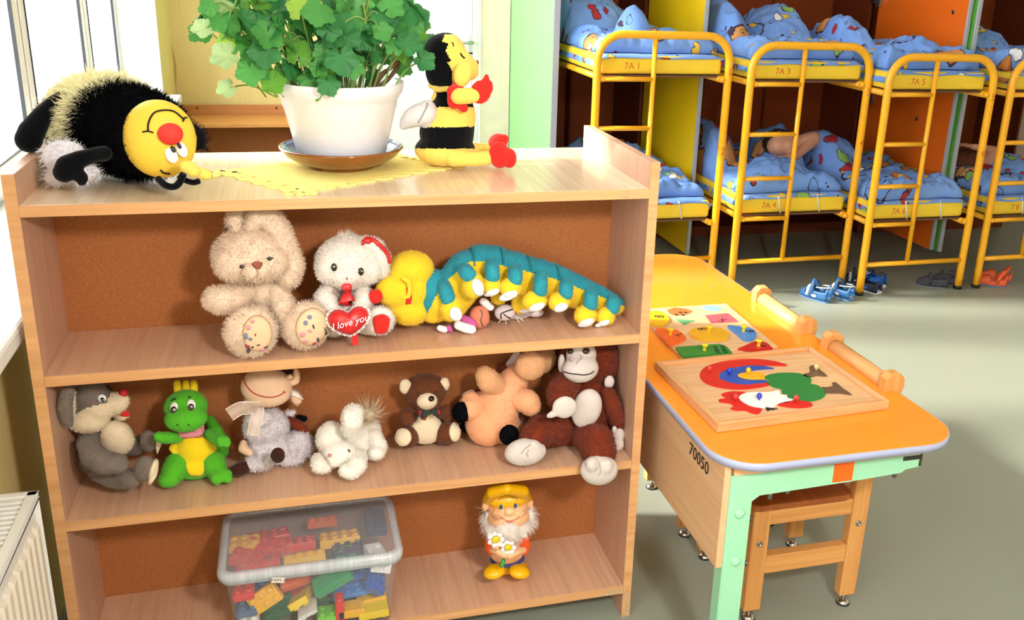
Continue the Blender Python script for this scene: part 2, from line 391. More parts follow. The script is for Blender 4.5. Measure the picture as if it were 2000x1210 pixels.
# radiator
r=empty('radiator',(-.06,-.4,.02),'white panel radiator with a slotted top grille below the window sill','radiator')
RX0,RX1,RY0,RY1,RZ1=-.108,-.012,-1.5,-.10,.572
RW=mat('radiator_enamel','F0EDE8',.35,noise=(4,.03,(1,1,1)))
m=MB(); n=56; pts=[]
ys=[RY0+.02+i*(RY1-RY0-.04)/n for i in range(n+1)]
m.box((RX1-.03,RY0+.004,.10),(RX1-.008,RY1-.004,RZ1-.012)); m.build('body',RW,r,bevel=.004)
p=MB()
for i in range(int((RY1-RY0)/.0333)):
    y=RY0+.025+i*.0333
    if y+.027>RY1-.015: break
    p.add(*(lambda v:(v,[(0,1,2,3),(4,7,6,5),(0,4,5,1),(1,5,6,2),(2,6,7,3),(3,7,4,0)]))([(RX1-.009,y,.13),(RX1-.009,y+.027,.13),(RX1-.009,y+.027,RZ1-.05),(RX1-.009,y,RZ1-.05),(RX1,y+.005,.14),(RX1,y+.022,.14),(RX1,y+.022,RZ1-.062),(RX1,y+.005,RZ1-.062)]))
p.build('fluted_front',mat('radiator_cream','E8DCCB',.4,noise=(4,.03,(1,1,1))),r,bevel=.0015)
g=MB()
g.box((RX0,RY0,RZ1-.014),(RX0+.012,RY1,RZ1)); g.box((RX1-.018,RY0,RZ1-.014),(RX1,RY1,RZ1)); g.box((RX0,RY1-.016,RZ1-.014),(RX1,RY1,RZ1)); g.box((RX0,RY0,RZ1-.014),(RX1,RY0+.016,RZ1))
y=RY0+.03
while y<RY1-.03: g.box((RX0+.01,y,RZ1-.010),(RX1-.016,y+.007,RZ1-.002)); y+=.0165
g.build('top_grille',WHITEP,r,bevel=.002)
MB().box((RX0,RY1-.003,.09),(RX1,RY1,RZ1-.002)).build('side_panel',RW,r,bevel=.001); MB().box((RX0,RY0,.09),(RX1,RY0+.003,RZ1-.002)).build('side_panel',RW,r,bevel=.001)
MB().box((RX0,RY0,.1),(RX0+.02,RY1,RZ1-.02)).build('rear_panel',RW,r)
MB().box((WX,-.5,.12),(RX0,-.47,.5)).box((WX,-1.3,.12),(RX0,-1.27,.5)).box((RX0+.02,-.5,0),(RX1-.03,-.47,.1)).box((RX0+.02,-1.3,0),(RX1-.03,-1.27,.1)).build('bracket',WHITE,r)
# ------------------------------------------------------------------ bookcase
T=.0216; BW=1.2; BD=.486; BK=.2375; Z1,Z2,Z3,Z4,ZP=1.088,.7563,.4396,.0926,1.145
bc=empty('bookcase',(.6,BD/2,0),'double-sided beech laminate bookcase holding the plush toys','bookcase')
for x0 in (-T,BW): MB().box((x0,0.0007,0),(x0+T,BD,ZP)).build('side_panel',LAMZ,bc,bevel=.0012)
MB().box((0,0.002,Z1-T),(BW,BD-.002,Z1)).build('top_panel',wood('laminate_lit_top','E9D2B4','DDC09E','y',.2,spec=.7),bc,bevel=.001)  # same laminate as the shelves, window light painted in as a paler colour
for z in (Z2,Z3,Z4): MB().box((0,0.002,z-T),(BW,BK,z)).build('shelf',LAM,bc,bevel=.001)
for z in (Z2,Z3,Z4): MB().box((0,BK+.005,z-T),(BW,BD-.002,z)).build('rear_shelf',LAM,bc)
MB().box((0,BK,Z4-T),(BW,BK+.005,Z1-T)).build('back_panel',HARD,bc)
m=MB(); 
for z in (Z1,Z2,Z3,Z4): m.box((0,-.0004,z-T+.0005),(BW,.0022,z-.0005))
for x0 in (-T,BW): m.box((x0+.0004,-.0004,.002),(x0+T-.0004,.0006,ZP-.001))
m.build('edge_strip',LAMX,bc)
CH=mat('bare_chipboard','CBA77A',.9,noise=(200,.35,(1,1,1)))
m=MB()
m.prism([(1.135,.0),(1.198,0),(1.198,.02),(1.15,.02)],0,.0009,M=Matrix.Translation((0,-.0008,Z4-T*.5-.0004))@Matrix.Rotation(PI/2,4,'X')) if False else None
m.add([(1.146,-.0012,Z4-T+.001),(1.199,-.0012,Z4-T+.001),(1.199,-.0012,Z4-.002),(1.158,-.0012,Z4-.003),(1.15,-.0012,Z4-.01)],[(0,1,2,3,4)])
m.add([(BW+.001,-.001,.003),(BW+T-.002,-.001,.003),(BW+T-.003,-.001,.07),(BW+.009,-.001,.083),(BW+.004,-.001,.06),(BW+.007,-.001,.035)],[(0,1,2,3,4,5)])
m.add([(1.135,-.0012,Z1-.018),(1.152,-.0012,Z1-.019),(1.156,-.0012,Z1-.006),(1.147,-.0012,Z1-.003),(1.136,-.0012,Z1-.009)],[(0,1,2,3,4)])
m.build('chipped_veneer',CH,bc)
# ------------------------------------------------------------------ small shelf unit by the far wall
e=empty('low_shelf_unit',(.2,3.75,0),'low brown shelf unit standing against the yellow wall','shelf unit')
a=at(350,205,y=3.86); b_=at(350,226,y=3.85); ZT=b_.z; X0,X1=-.1,.535
MB().box((X0,3.56,ZT-.022),(X1,3.86,ZT)).build('top_board',BEECHX,e,bevel=.002)
MB().box((X0,3.86,ZT-.02),(X1,3.878,a.z)).build('back_rail',wood('rail_brown','C98B52','B87843','x',.5),e,bevel=.002)
for x in (X0,X1-.02): MB().box((x,3.57,0),(x+.02,3.86,ZT-.022)).build('side_board',BEECH,e)
MB().box((X0+.02,3.72,.02),(X1-.02,3.73,ZT-.022)).build('back_board',mat('hardboard_dark','A5683C',.8,noise=(60,.1,(1,1,1))),e)
MB().box((X0+.02,3.57,.06),(X1-.02,3.72,.08)).build('shelf',BEECHX,e)
m=MB()
for px in (385,540):
    q=at(px,211,y=3.859); m.ell(q,(.006,.003,.006))
m.build('screw',BLACK,e)
# ------------------------------------------------------------------ wardrobe niches behind the beds
BR=mat('brown_board','8A4018',.55,.3,noise=(40,.12,(1,1,1))); BR2=mat('brown_board_dark','6E3014',.6,.3,noise=(40,.12,(1,1,1)))
GREY=mat('grey_edging','A9AEB6',.35,noise=(4,.03,(1,1,1)))
YP=mat('yellow_board','F2C715',.4,noise=(4,.04,(1,1,1))); OP=mat('orange_board','EE6F1C',.4,noise=(30,.04,(1,1,1))); GP=mat('green_board','A9EBA0',.4,noise=(3,.03,(1,1,1))); GD=mat('dark_green_board','4E9A2C',.4,noise=(3,.03,(1,1,1)))
ZC=2.4
def panel(name,x,y0,y1,m,label,t=.018,z0=.03,edge=True,cat='panel'):
    e=empty(name,(x,(y0+y1)/2,0),label,cat)
    MB().box((x-t/2,y0+(.012 if edge else 0),z0),(x+t/2,y1,ZC)).build('board',m,e)
    if edge: MB().box((x-t/2-.001,y0-.004,z0),(x+t/2+.001,y0+.012,ZC)).build('edging',GREY,e,bevel=.002)
    return e
panel('cabinet_side',1.80,2.93,4.05,GP,'pale green cabinet end panel with grey front edging beside the white door',t=.03,z0=0)
panel('cupboard_door',2.553,2.79,3.60,YP,'open yellow cupboard door standing edge-on behind the first bunk bed',z0=.05,cat='cupboard door')
DX=3.861; d=panel('cupboard_door',DX,2.44,3.24,OP,'open orange cupboard door behind the third bunk bed',z0=.12,cat='cupboard door')
for (px,py) in ((1863,24),(1792,232)):
    q=at(px,py,x=DX-.01); MB().box((DX-.017,q.y-.007,q.z-.010),(DX-.008,q.y+.007,q.z+.010)).build('latch',STEEL,d)
for (px,py) in ((1722,3),(1706,193)):
    q=at(px,py,x=DX-.01); h_=MB().box((DX-.03,q.y-.01,q.z-.028),(DX-.008,q.y+.03,q.z+.028)).build('hinge',STEEL,d); MB().box((DX-.055,q.y+.02,q.z-.012),(DX-.03,q.y+.045,q.z+.012)).build('hinge_arm',BLACK,h_)
panel('cupboard_door',DX+.024,2.40,3.20,GD,'dark green panel with grey edging standing right beside the open orange door',z0=.12,cat='cupboard door')
def closet(x0,x1,YH,YR,label,split=()):
    e=empty('wardrobe',((x0+x1)/2,YR,0),label,'wardrobe')
    MB().box((x0,YR-.012,.06),(x1,YR,ZC)).build('back_board',BR,e)
    for x in (x0,x1-.016): MB().box((x,YH,.06),(x+.016,YR-.012,ZC)).build('side_board',BR2,e)
    for x,y in split: MB().box((x,y,.06),(x+.016,YR-.012,ZC)).build('divider',BR2,e)
    MB().box((x0,YH,0),(x1,YR,.06)).build('plinth',BR2,e); MB().box((x0,YH,ZC-.02),(x1,YR,ZC)).build('top_board',BR,e)
closet(1.818,2.545,3.62,4.12,'dark brown wardrobe niche behind the first bunk bed',[(2.20,4.0)])
closet(2.565,3.845,3.30,3.72,'wide dark brown wardrobe niche behind the second and third bunk beds',[(2.93,3.60),(3.40,3.70)])
closet(3.90,5.0,3.22,3.64,'dark brown wardrobe niche at the right behind the fourth bunk bed',[(4.2,3.5)])
# ------------------------------------------------------------------ bunk beds
MATT=mat('yellow_mattress_cloth','F3CF3F',.8,.2,noise=(6,.10,(1,1,1)),bump=(30,.3)); WEB=mat('white_webbing','E8E4D8',.8); RED=mat('red_marker','D8702E',.7)
WIRE=mat('bed_board','6B4A32',.8)
def bedding_material():
    m=bpy.data.materials.new('printed_blue_bedding'); m.use_nodes=True; nt=m.node_tree; N=nt.nodes; L=nt.links; b=N['Principled BSDF']; b.inputs['Roughness'].default_value=.85; b.inputs['Specular IOR Level'].default_value=.2
    tc=N.new('ShaderNodeTexCoord'); uv=tc.outputs['Object']
    nz=N.new('ShaderNodeTexNoise'); nz.inputs['Scale'].default_value=14; L.new(uv,nz.inputs[0])
    mm=N.new('ShaderNodeMix'); mm.data_type='VECTOR'; mm.inputs[0].default_value=.07; L.new(uv,mm.inputs[4]); L.new(nz.outputs[1],mm.inputs[5])
    col=None; blue=0
    base=N.new('ShaderNodeMix'); base.data_type='RGBA'; base.inputs[6].default_value=lin('5C8CDC'); base.inputs[7].default_value=lin('8DB2F0')
    n2=N.new('ShaderNodeTexNoise'); n2.inputs['Scale'].default_value=3; L.new(uv,n2.inputs[0]); L.new(n2.outputs[0],base.inputs[0]); prev=base.outputs[2]
    for sc,rad,cols,off_ in ((5.0,.31,('C98A4E','C07A40','6E9AE2','D9A066'),0),(8.5,.25,('E9EDF2','6E9AE2','B8383C','8FBF6A'),3.3),(14,.25,('6E9AE2','B03040','6E9AE2','E8C24A'),7.1)):
        mp=N.new('ShaderNodeMapping'); mp.inputs['Location'].default_value=(off_,off_*.7,off_*1.3); mp.inputs['Scale'].default_value=(1,1,.6); L.new(mm.outputs[1],mp.inputs[0])
        v=N.new('ShaderNodeTexVoronoi'); v.inputs['Scale'].default_value=sc; L.new(mp.outputs[0],v.inputs[0])
        cr=N.new('ShaderNodeValToRGB'); cr.color_ramp.interpolation='CONSTANT'; e=cr.color_ramp.elements; e[0].color=lin(cols[0]); e[1].position=.3; e[1].color=lin(cols[1])
        for k in (2,3):
            x=e.new(.3+.18*(k-1)); x.color=lin(cols[k])
        sp=N.new('ShaderNodeSeparateColor'); L.new(v.outputs['Color'],sp.inputs[0]); L.new(sp.outputs[0],cr.inputs[0])
        for r,c in ((rad+.035,'4A3A4A'),(rad,None)):
            lt=N.new('ShaderNodeMath'); lt.operation='LESS_THAN'; L.new(v.outputs['Distance'],lt.inputs[0]); lt.inputs[1].default_value=r
            keep=N.new('ShaderNodeMath'); keep.operation='GREATER_THAN'; L.new(sp.outputs[1],keep.inputs[0]); keep.inputs[1].default_value=.34
            mu=N.new('ShaderNodeMath'); mu.operation='MULTIPLY'; L.new(lt.outputs[0],mu.inputs[0]); L.new(keep.outputs[0],mu.inputs[1])
            mx=N.new('ShaderNodeMix'); mx.data_type='RGBA'; L.new(mu.outputs[0],mx.inputs[0]); L.new(prev,mx.inputs[6])
            if c: mx.inputs[7].default_value=lin(c)
            else: L.new(cr.outputs[0],mx.inputs[7])
            prev=mx.outputs[2]
    L.new(prev,b.inputs['Base Color']); return m
BED=bedding_material(); SHEET=BED
from mathutils import noise as mn
def bedz(y0): return {}
BEDL=1.0
def hoop(xl,xr,y,H,r=.021):
    R=.12; pts=[(xl,y,0),(xl,y,.1),(xl,y,.5),(xl,y,H-r-R)]
    for k in range(1,9): a=PI/2*k/8; pts.append((xl+R-R*math.cos(a),y,H-r-R+R*math.sin(a)))
    for k in range(0,9): a=PI/2*k/8; pts.append((xr-R+R*math.sin(a),y,H-r-R+R*math.cos(a)))
    pts+=[(xr,y,.5),(xr,y,.1),(xr,y,0)]; return pts
def bunk(idx,xl,xr,y,H,label,zs,midf,mlab,blab,seed,marks=()):
    """zs: heights of upper rail, ladder steps, lower rail, bottom rail"""
    e=empty('bunk_bed',((xl+xr)/2,y,0),label,'bunk bed','yellow bunk beds in a row'); r=.019
    zu,zst1,zst2,zl,zb=zs; xm=xl+(xr-xl)*midf
    MB().tube(hoop(xl,xr,y,H),r,seg=14).build('foot_hoop',TUBE,e)
    MB().tube([(xm,y,H-.02),(xm,y,zb)],.012).build('ladder_post',TUBE,e)
    for z in (zu,zst1,zst2,zl): MB().tube([(xl,y,z),(xm,y,z)],.0115).build('rung',TUBE,e)
    MB().tube([(xl,y,zb),(xr,y,zb)],.0125).build('bottom_rail',TUBE,e)
    for x in (xl,xr):
        for z in (zu,zl):
            g=MB(); xi=x+(.03 if x==xl else -.03); g.tube([(xi,y+.01,z+.0),(xi,y+BEDL-.01,z+.0)],.015); g.build('side_rail',TUBE,e)
            h=MB(); h.tube([(x,y,z),(xi,y+.012,z)],.016); h.ell((xi,y-.002,z),(.013,.012,.013)); h.build('rail_bracket',TUBE,e)
    for z in (zu,zl): MB().tube([(xl+.03,y+BEDL-.01,z),(xr-.03,y+BEDL-.01,z)],.015).build('head_rail',TUBE,e)
    for z in (zu,zl): MB().box((xl+.03,y+.03,z+.006),(xr-.03,y+BEDL-.03,z+.016)).build('base_board',WIRE,e)
    for x in (xl,xr): MB().tube([(x,y,0),(x,y,.018)],.0225).build('foot_cap',BLACK,e)
    for (mx_,mz,s,sz) in marks:
        M=Matrix.Translation((xr if mx_ else xl,y-.0195,mz))@Matrix.Rotation(PI/2,4,'X'); text('marker_digit',s,sz,M,RED,e)
    # mattresses and covers
    for lv,z,th in ((0,zu,.085),(1,zl,.09)):
        x0,x1,y0,y1=xl+.022,xr-.022,y+.028,y+BEDL-.035; zb_=z+.019; 
        mt=empty('mattress',((x0+x1)/2,(y0+y1)/2,zb_),mlab[lv],'mattress','thin yellow bunk mattresses')
        g=MB(); nx,ny=22,26; V=[];F=[]
        o=MB().box((x0,y0,zb_),(x1,y1,zb_+th)).build('ticking',MATT,mt,bevel=.018,seg=4)
        M=Matrix.Translation((x0+.16,y0-.0008,zb_+th*.45))@Matrix.Rotation(PI/2,4,'X'); text('marker_writing',('7A 1','7A 3','7A 5','7A')[idx] if lv==0 else ('7 2','7A 4','7A 6','7 8')[idx],.042,M,RED,mt)
        if lv==1:
            for fx in (.35,.72):
                xx=x0+(x1-x0)*fx; MB().tube([(xx,y0-.002,zb_+th),(xx+.01,y0-.004,zb_+.04),(xx+.022,y0-.002,zb_)],.004,seg=6).build('tie_strap',WEB,mt)
        zt=zb_+th
        # sheet: covers the top and hangs over the long sides
        sh=MB(); nx,ny=26,50; V=[]
        for j in range(ny+1):
            v=j/ny; yy=y0+.006+(y1-y0-.01)*v
            for i in range(nx+1):
                u=i/nx; s_=(u-.5)*2; xx=(x0+x1)/2+s_*(x1-x0+.016)/2; zz=zt+.004
                if abs(s_)>.93: zz-=(abs(s_)-.93)/.07*.06
                zz+=.003*mn.noise(Vector((xx*18,yy*18,seed+lv)))
                V.append((xx,yy-(.0 if v>0 else .012+.008*mn.noise(Vector((xx*9,seed,lv)))),zz if v>0 else zt-.002-.010*(1+mn.noise(Vector((xx*7,seed+5,lv))))))
        sh.add(V,[(j*(nx+1)+i,j*(nx+1)+i+1,(j+1)*(nx+1)+i+1,(j+1)*(nx+1)+i) for j in range(ny) for i in range(nx)],0,True)
        prop(sh.build('bed_sheet',SHEET,solid=.003),blab[lv][0],'sheet','blue printed sheets')
        # blanket: folds with lumps
        lumps=blab[lv][2]; bl=MB(); nx,ny=70,110; V=[]; ya,yb=y0+blab[lv][3][0],y0+blab[lv][3][1]
        for j in range(ny+1):
            v=j/ny
            for i in range(nx+1):
                u=i/nx; s_=(u-.5)*2; wob=.02*mn.noise(Vector((v*5,seed*3.1,lv)))
                xx=(x0+x1)/2+s_*(x1-x0-.01)/2+wob*abs(s_); yy=ya+(yb-ya)*v+.03*mn.noise(Vector((u*4,seed*1.7,lv+2)))*(1-v)
                p=Vector((xx*5,yy*5,seed+lv*9)); f=mn.noise(p*1.1)*.5+.5; f2=1-abs(mn.noise(p*1.8+Vector((3,1,0)))); f3=1-abs(mn.noise(p*3.7))
                h=.022+.075*f*f2+.028*f3
                for (lx,ly,rx_,ry_,hh) in lumps:
                    q=((u-lx)/rx_)**2+(((yy-y0)-ly)/ry_)**2
                    if q<1: h+=hh*(1-q)**.8
                ed=min(u/.07,(1-u)/.07,v/.035,(1-v)/.03,1); h=.009+h*math.sqrt(max(0,ed))
                V.append((xx,yy,zt+h))
        bl.add(V,[(j*(nx+1)+i,j*(nx+1)+i+1,(j+1)*(nx+1)+i+1,(j+1)*(nx+1)+i) for j in range(ny) for i in range(nx)],0,True)
        prop(bl.build('blanket',BED,solid=.005),blab[lv][1],'blanket','blue printed blankets')
ORD=['first','second','third','fourth']
def labs(i,up,lo):
    n=['leftmost bunk bed','second bunk bed from the left','third bunk bed from the left','rightmost bunk bed'][i]
    return ['thin yellow mattress on the upper level of the '+n,'thin yellow mattress on the lower level of the '+n],[
     ['pale blue sheet over the upper mattress of the '+n,'rumpled blue printed blanket on the upper level of the '+n,up,(.06,.92)],
     ['pale blue sheet over the lower mattress of the '+n,'rumpled blue printed blanket on the lower level of the '+n,lo,(.06,.92)]]
ml,bl=labs(0,[(.42,.30,.14,.10,.13),(.25,.85,.5,.25,.17)],[(.5,.9,.4,.35,.08)]); bl[1][3]=(.06,.95)
bunk(0,1.852,2.515,2.40,1.268,'yellow tubular bunk bed partly hidden behind the bookcase end',(1.045,.815,.60,.335,.15),.42,ml,bl,1.3,((1,1.08,'1',.05),(1,.70,'2',.05)))
ml,bl=labs(1,[(.12,.62,.25,.30,.17),(.80,.72,.40,.30,.14)],[(.12,.62,.24,.26,.20),(.50,.22,.3,.14,.07),(.88,.62,.30,.24,.17)]); bl[1][3]=(.04,.92)
bunk(1,2.585,3.222,2.30,1.238,'yellow tubular bunk bed, second from the left, with sandals at its foot',(1.036,.796,.578,.374,.152),.43,ml,bl,5.2,((1,1.0,'3',.05),(1,.75,'4',.05)))
ml,bl=labs(2,[(.1,.65,.35,.3,.13),(.6,.35,.2,.2,.06)],[(.15,.7,.4,.3,.15)]); bl[1][3]=(.02,.94)
bunk(2,3.224,3.817,2.13,1.207,'yellow tubular bunk bed in front of the open orange cupboard door',(1.01,.77,.56,.365,.158),.43,ml,bl,8.7,((1,1.0,'5',.05),(1,.72,'6',.05)))
ml,bl=labs(3,[(.3,.65,.4,.3,.12)],[(.75,.55,.3,.35,.06)]); bl[1][3]=(.05,.6)
bunk(3,3.93,4.53,2.13,1.207,'yellow tubular bunk bed cut off by the right edge with orange clogs at its foot',(1.01,.77,.56,.365,.158),.43,ml,bl,12.1)
# ------------------------------------------------------------------ sleeping children
SKIN=mat('skin','D9A083',.55,noise=(20,.06,(1,1,1)),sss=.05); HAIRD=mat('dark_hair','3A2418',.6,noise=(60,.4,(1,1,1))); HAIRB=mat('auburn_hair','7A4630',.7,noise=(60,.4,(1,1,1)))
def child(head,face,shoulder,elbow,hand,hair,label,roll=0):
    head,face,shoulder,elbow,hand=map(Vector,(head,face,shoulder,elbow,hand)); e=empty('person',head,label,'person'); B=[]
    fd_=(face-head).normalized(); R=fd_.to_track_quat('-Y','Z').to_matrix()@Matrix.Rotation(roll,3,'Y')
    B.append((head,(.068,.08,.078),R)); B.append((head+R@Vector((0,-.035,-.035)),(.045,.05,.042),R))            # skull, jaw
    B.append((head+R@Vector((0,-.088,-.012)),(.009,.013,.012),R))                                             # nose
    B.append((head+R@Vector((0,-.079,-.043)),(.018,.009,.006),R)); B.append((head+R@Vector((0,-.078,-.052)),(.015,.008,.006),R))   # lips
    for sx in (-1,1):
        B.append((head+R@Vector((.068*sx,.0,-.01)),(.009,.016,.022),R)); B.append((head+R@Vector((.03*sx,-.058,-.022)),(.02,.018,.02),R))
    def chain(pts):
        for (a,ra),(b,rb) in zip(pts,pts[1:]):
            n=max(1,int((b-a).length/(min(ra,rb)*.4)))
            for j in range(n+1): t=j/n; r=ra+(rb-ra)*t; B.append((a.lerp(b,t),(r,r,r),None))
    neck=head+(shoulder-head)*.55; chain([(head+R@Vector((0,.01,-.05)),.032),(neck,.034),(shoulder,.045)])
    chain([(shoulder,.042),(shoulder.lerp(elbow,.5),.032),(elbow,.025)]); wr=elbow.lerp(hand,.82); chain([(elbow,.026),(elbow.lerp(hand,.35),.024),(wr,.016)])
    d=(hand-elbow).normalized(); s=d.cross(Vector((0,0,1))).normalized(); B.append((hand,(.022,.022,.014),d.to_track_quat('X','Z').to_matrix()))
    for k,(o_,l_) in enumerate(((-.016,.028),(-.006,.034),(.005,.032),(.015,.025))):
        a=hand+s*o_+d*.014; chain([(a,.0068),(a+d*l_*.6+Vector((0,0,.004)),.0062),(a+d*l_+Vector((0,0,-.006)),.0052)])
    a=hand-s*.018-d*.004; chain([(a,.0075),(a-s*.014+d*.014,.0066),(a-s*.018+d*.026,.0055)])
    me=union('body',B,.0035,2,None,[SKIN]); link('body',me,[SKIN],e)
    hb=[(head+R@Vector((0,.016,.016)),(.074,.078,.074),R),(head+R@Vector((0,-.03,.058)),(.05,.035,.025),R)]
    hm=union('hair',hb,.004,2,None,[hair]); hm=fur_mesh(hm,(60000,.012,.0016,.1,.5)); link('hair',hm,[hair],e)
    g=MB()
    for sx in (-1,1): g.tube([head+R@Vector((.028*sx+q*.011,-.0745-(.0022 if q==0 else 0),-.004-(.004 if q==0 else 0))) for q in (-1,0,1)],.0016,seg=5)
    g.build('closed_eyelid',HAIRD,e)
y=2.80; h=at(1524,281,y=y)
child(h,at(1556,278,y=y-.05),at(1588,272,y=y),at(1556,303,y=y-.07),at(1530,308,y=y-.12),HAIRD,'person asleep on the lower second bunk, dark hair, bare arm bent',roll=1.35)
y=2.58; h=at(1886,322,y=y)
child(h,h+Vector((.06,.05,.02)),at(1925,312,y=y),at(1942,294,y=y-.02),at(1888,284,y=y+.0),HAIRB,'person asleep on the lower rightmost bunk, auburn hair, one bare arm raised',roll=.6)
PIL=MB(); a=at(1882,352,y=2.98)
# ------------------------------------------------------------------ table
ORT=mat('orange_tabletop','FF9626',.25,.5,noise=(4,.03,(1,1,1)),coat=.3); BAND=mat('lilac_grey_edging','A9AFCE',.4,noise=(4,.03,(1,1,1))); MINT=mat('mint_metal','9FDCB4',.4,noise=(6,.05,(1,1,1)))
APR=wood('apron_laminate','E8BE92','DDAE80','y',.45); ORD_=mat('orange_sticker','FF6A14',.5); INK=mat('black_ink','1A1A1E',.6); DIRT=mat('scuffed_metal','3A3632',.6,noise=(60,.4,(1,1,1)))
tb=empty('table',(1.55,.35,0),'low orange-topped table with a mint green metal leg beside the bookcase','table')
TX0,TX1,TY0,TY1,TZ=1.262,1.838,-.345,1.08,.60
def rrect(x0,x1,y0,y1,r,n=8):
    P=[]
    for cx,cy,a0 in ((x1-r,y1-r,0),(x0+r,y1-r,PI/2),(x0+r,y0+r,PI),(x1-r,y0+r,1.5*PI)):
        for k in range(n+1): a=a0+PI/2*k/n; P.append((cx+r*math.cos(a),cy+r*math.sin(a)))
    return P
# the right side runs slightly inwards towards the far end
def tap(P): return [(x-(.036*(y-TY0)/(TY1-TY0) if x>1.5 else 0),y) for x,y in P]
MB().prism(tap(rrect(TX0+.002,TX1-.002,TY0+.002,TY1-.002,.10)),TZ-.016,TZ).build('tabletop',ORT,tb,bevel=.001)
o=tap(rrect(TX0,TX1,TY0,TY1,.102)); i_=tap(rrect(TX0+.003,TX1-.003,TY0+.003,TY1-.003,.10)); g=MB(); n=len(o)
V=[(x,y,z) for z in (TZ-.018,TZ-.0008) for x,y in o]+[(x,y,z) for z in (TZ-.018,TZ-.0008) for x,y in i_]
g.add(V,[(k,(k+1)%n,n+(k+1)%n,n+k) for k in range(n)],0,True); g.add(V,[(n+k,n+(k+1)%n,3*n+(k+1)%n,3*n+k) for k in range(n)]); g.add(V,[(k,(k+1)%n,2*n+(k+1)%n,2*n+k) for k in range(n)])
g.build('edge_band',BAND,tb)
MB().box((1.287,-.300,.335),(1.302,.95,.582)).build('side_panel',APR,tb,bevel=.001)
MB().box((1.308,-.302,.5535),(1.765,-.278,.583)).box((1.308,-.27,.5535),(1.330,.925,.583)).box((1.74,-.27,.5535),(1.76,.925,.583)).build('wooden_batten',wood('batten','F0BE8E','E4AE7A','x',.5),tb,bevel=.001)
for y,sg in ((-.30,1),(.93,-1)):
    g=MB(); x0=1.312
    # angle iron leg and rail
    g.box((1.306,y,0),(1.356,y+.003*sg,.553)) if sg>0 else g.box((1.306,y-.003,0),(1.356,y,.553))
    g.box((1.3025,min(y,y+.035*sg),0),(1.306,max(y,y+.035*sg),.553)); g.build('leg',MINT,tb,bevel=.001)
    g=MB(); a,b_=min(y-.001*sg,y+.003*sg),max(y-.001*sg,y+.003*sg)
    g.prism([(1.306,.552),(1.306,.488),(1.352,.486),(1.372,.500),(1.58,.506),(1.71,.512),(1.72,.519),(1.757,.523),(1.757,.553)],a,b_,M=Matrix(((1,0,0,0),(0,0,1,0),(0,1,0,0),(0,0,0,1)))); g.box((1.306,min(y,y+.03*sg),.550),(1.757,max(y,y+.03*sg),.553)); g.build('rail',MINT,tb)
    if sg>0:
        for x,z in ((1.330,.462),(1.333,.345)): MB().ell((x,y-.001,z),(.0115,.006,.0115)).build('bolt_cap',MINT,tb)
        for x,z in ((1.40,.497),(1.44,.505),(1.70,.512)): MB().tube([(x,y+.006,z+.012),(x,y+.006,z-.012)],.005).build('bolt',STEEL,tb)
        for x in (1.385,1.665):
            gg=MB(); gg.box((x-.013,y-.0045,.557),(x+.013,y-.0022,.582)); gg.ell((x,y-.0045,.570),(.005,.002,.005)); gg.build('clip',STEEL,tb,bevel=.0005)
        MB().box((1.541,y-.0026,.510),(1.588,y-.001,.5535)).build('sticker',ORD_,tb)
        gg=MB(); gg.box((1.752,y-.0015,.524),(1.7585,y+.028,.553)); gg.box((1.71,y-.0016,.541),(1.752,y-.0011,.5515)); gg.build('worn_end',DIRT,tb)
M=Matrix.Translation((1.2863,-.175,.527))@Matrix.Rotation(-PI/2,4,'Z')@Matrix.Rotation(PI/2,4,'X')
text('painted_number','70050',.042,M,INK,tb)
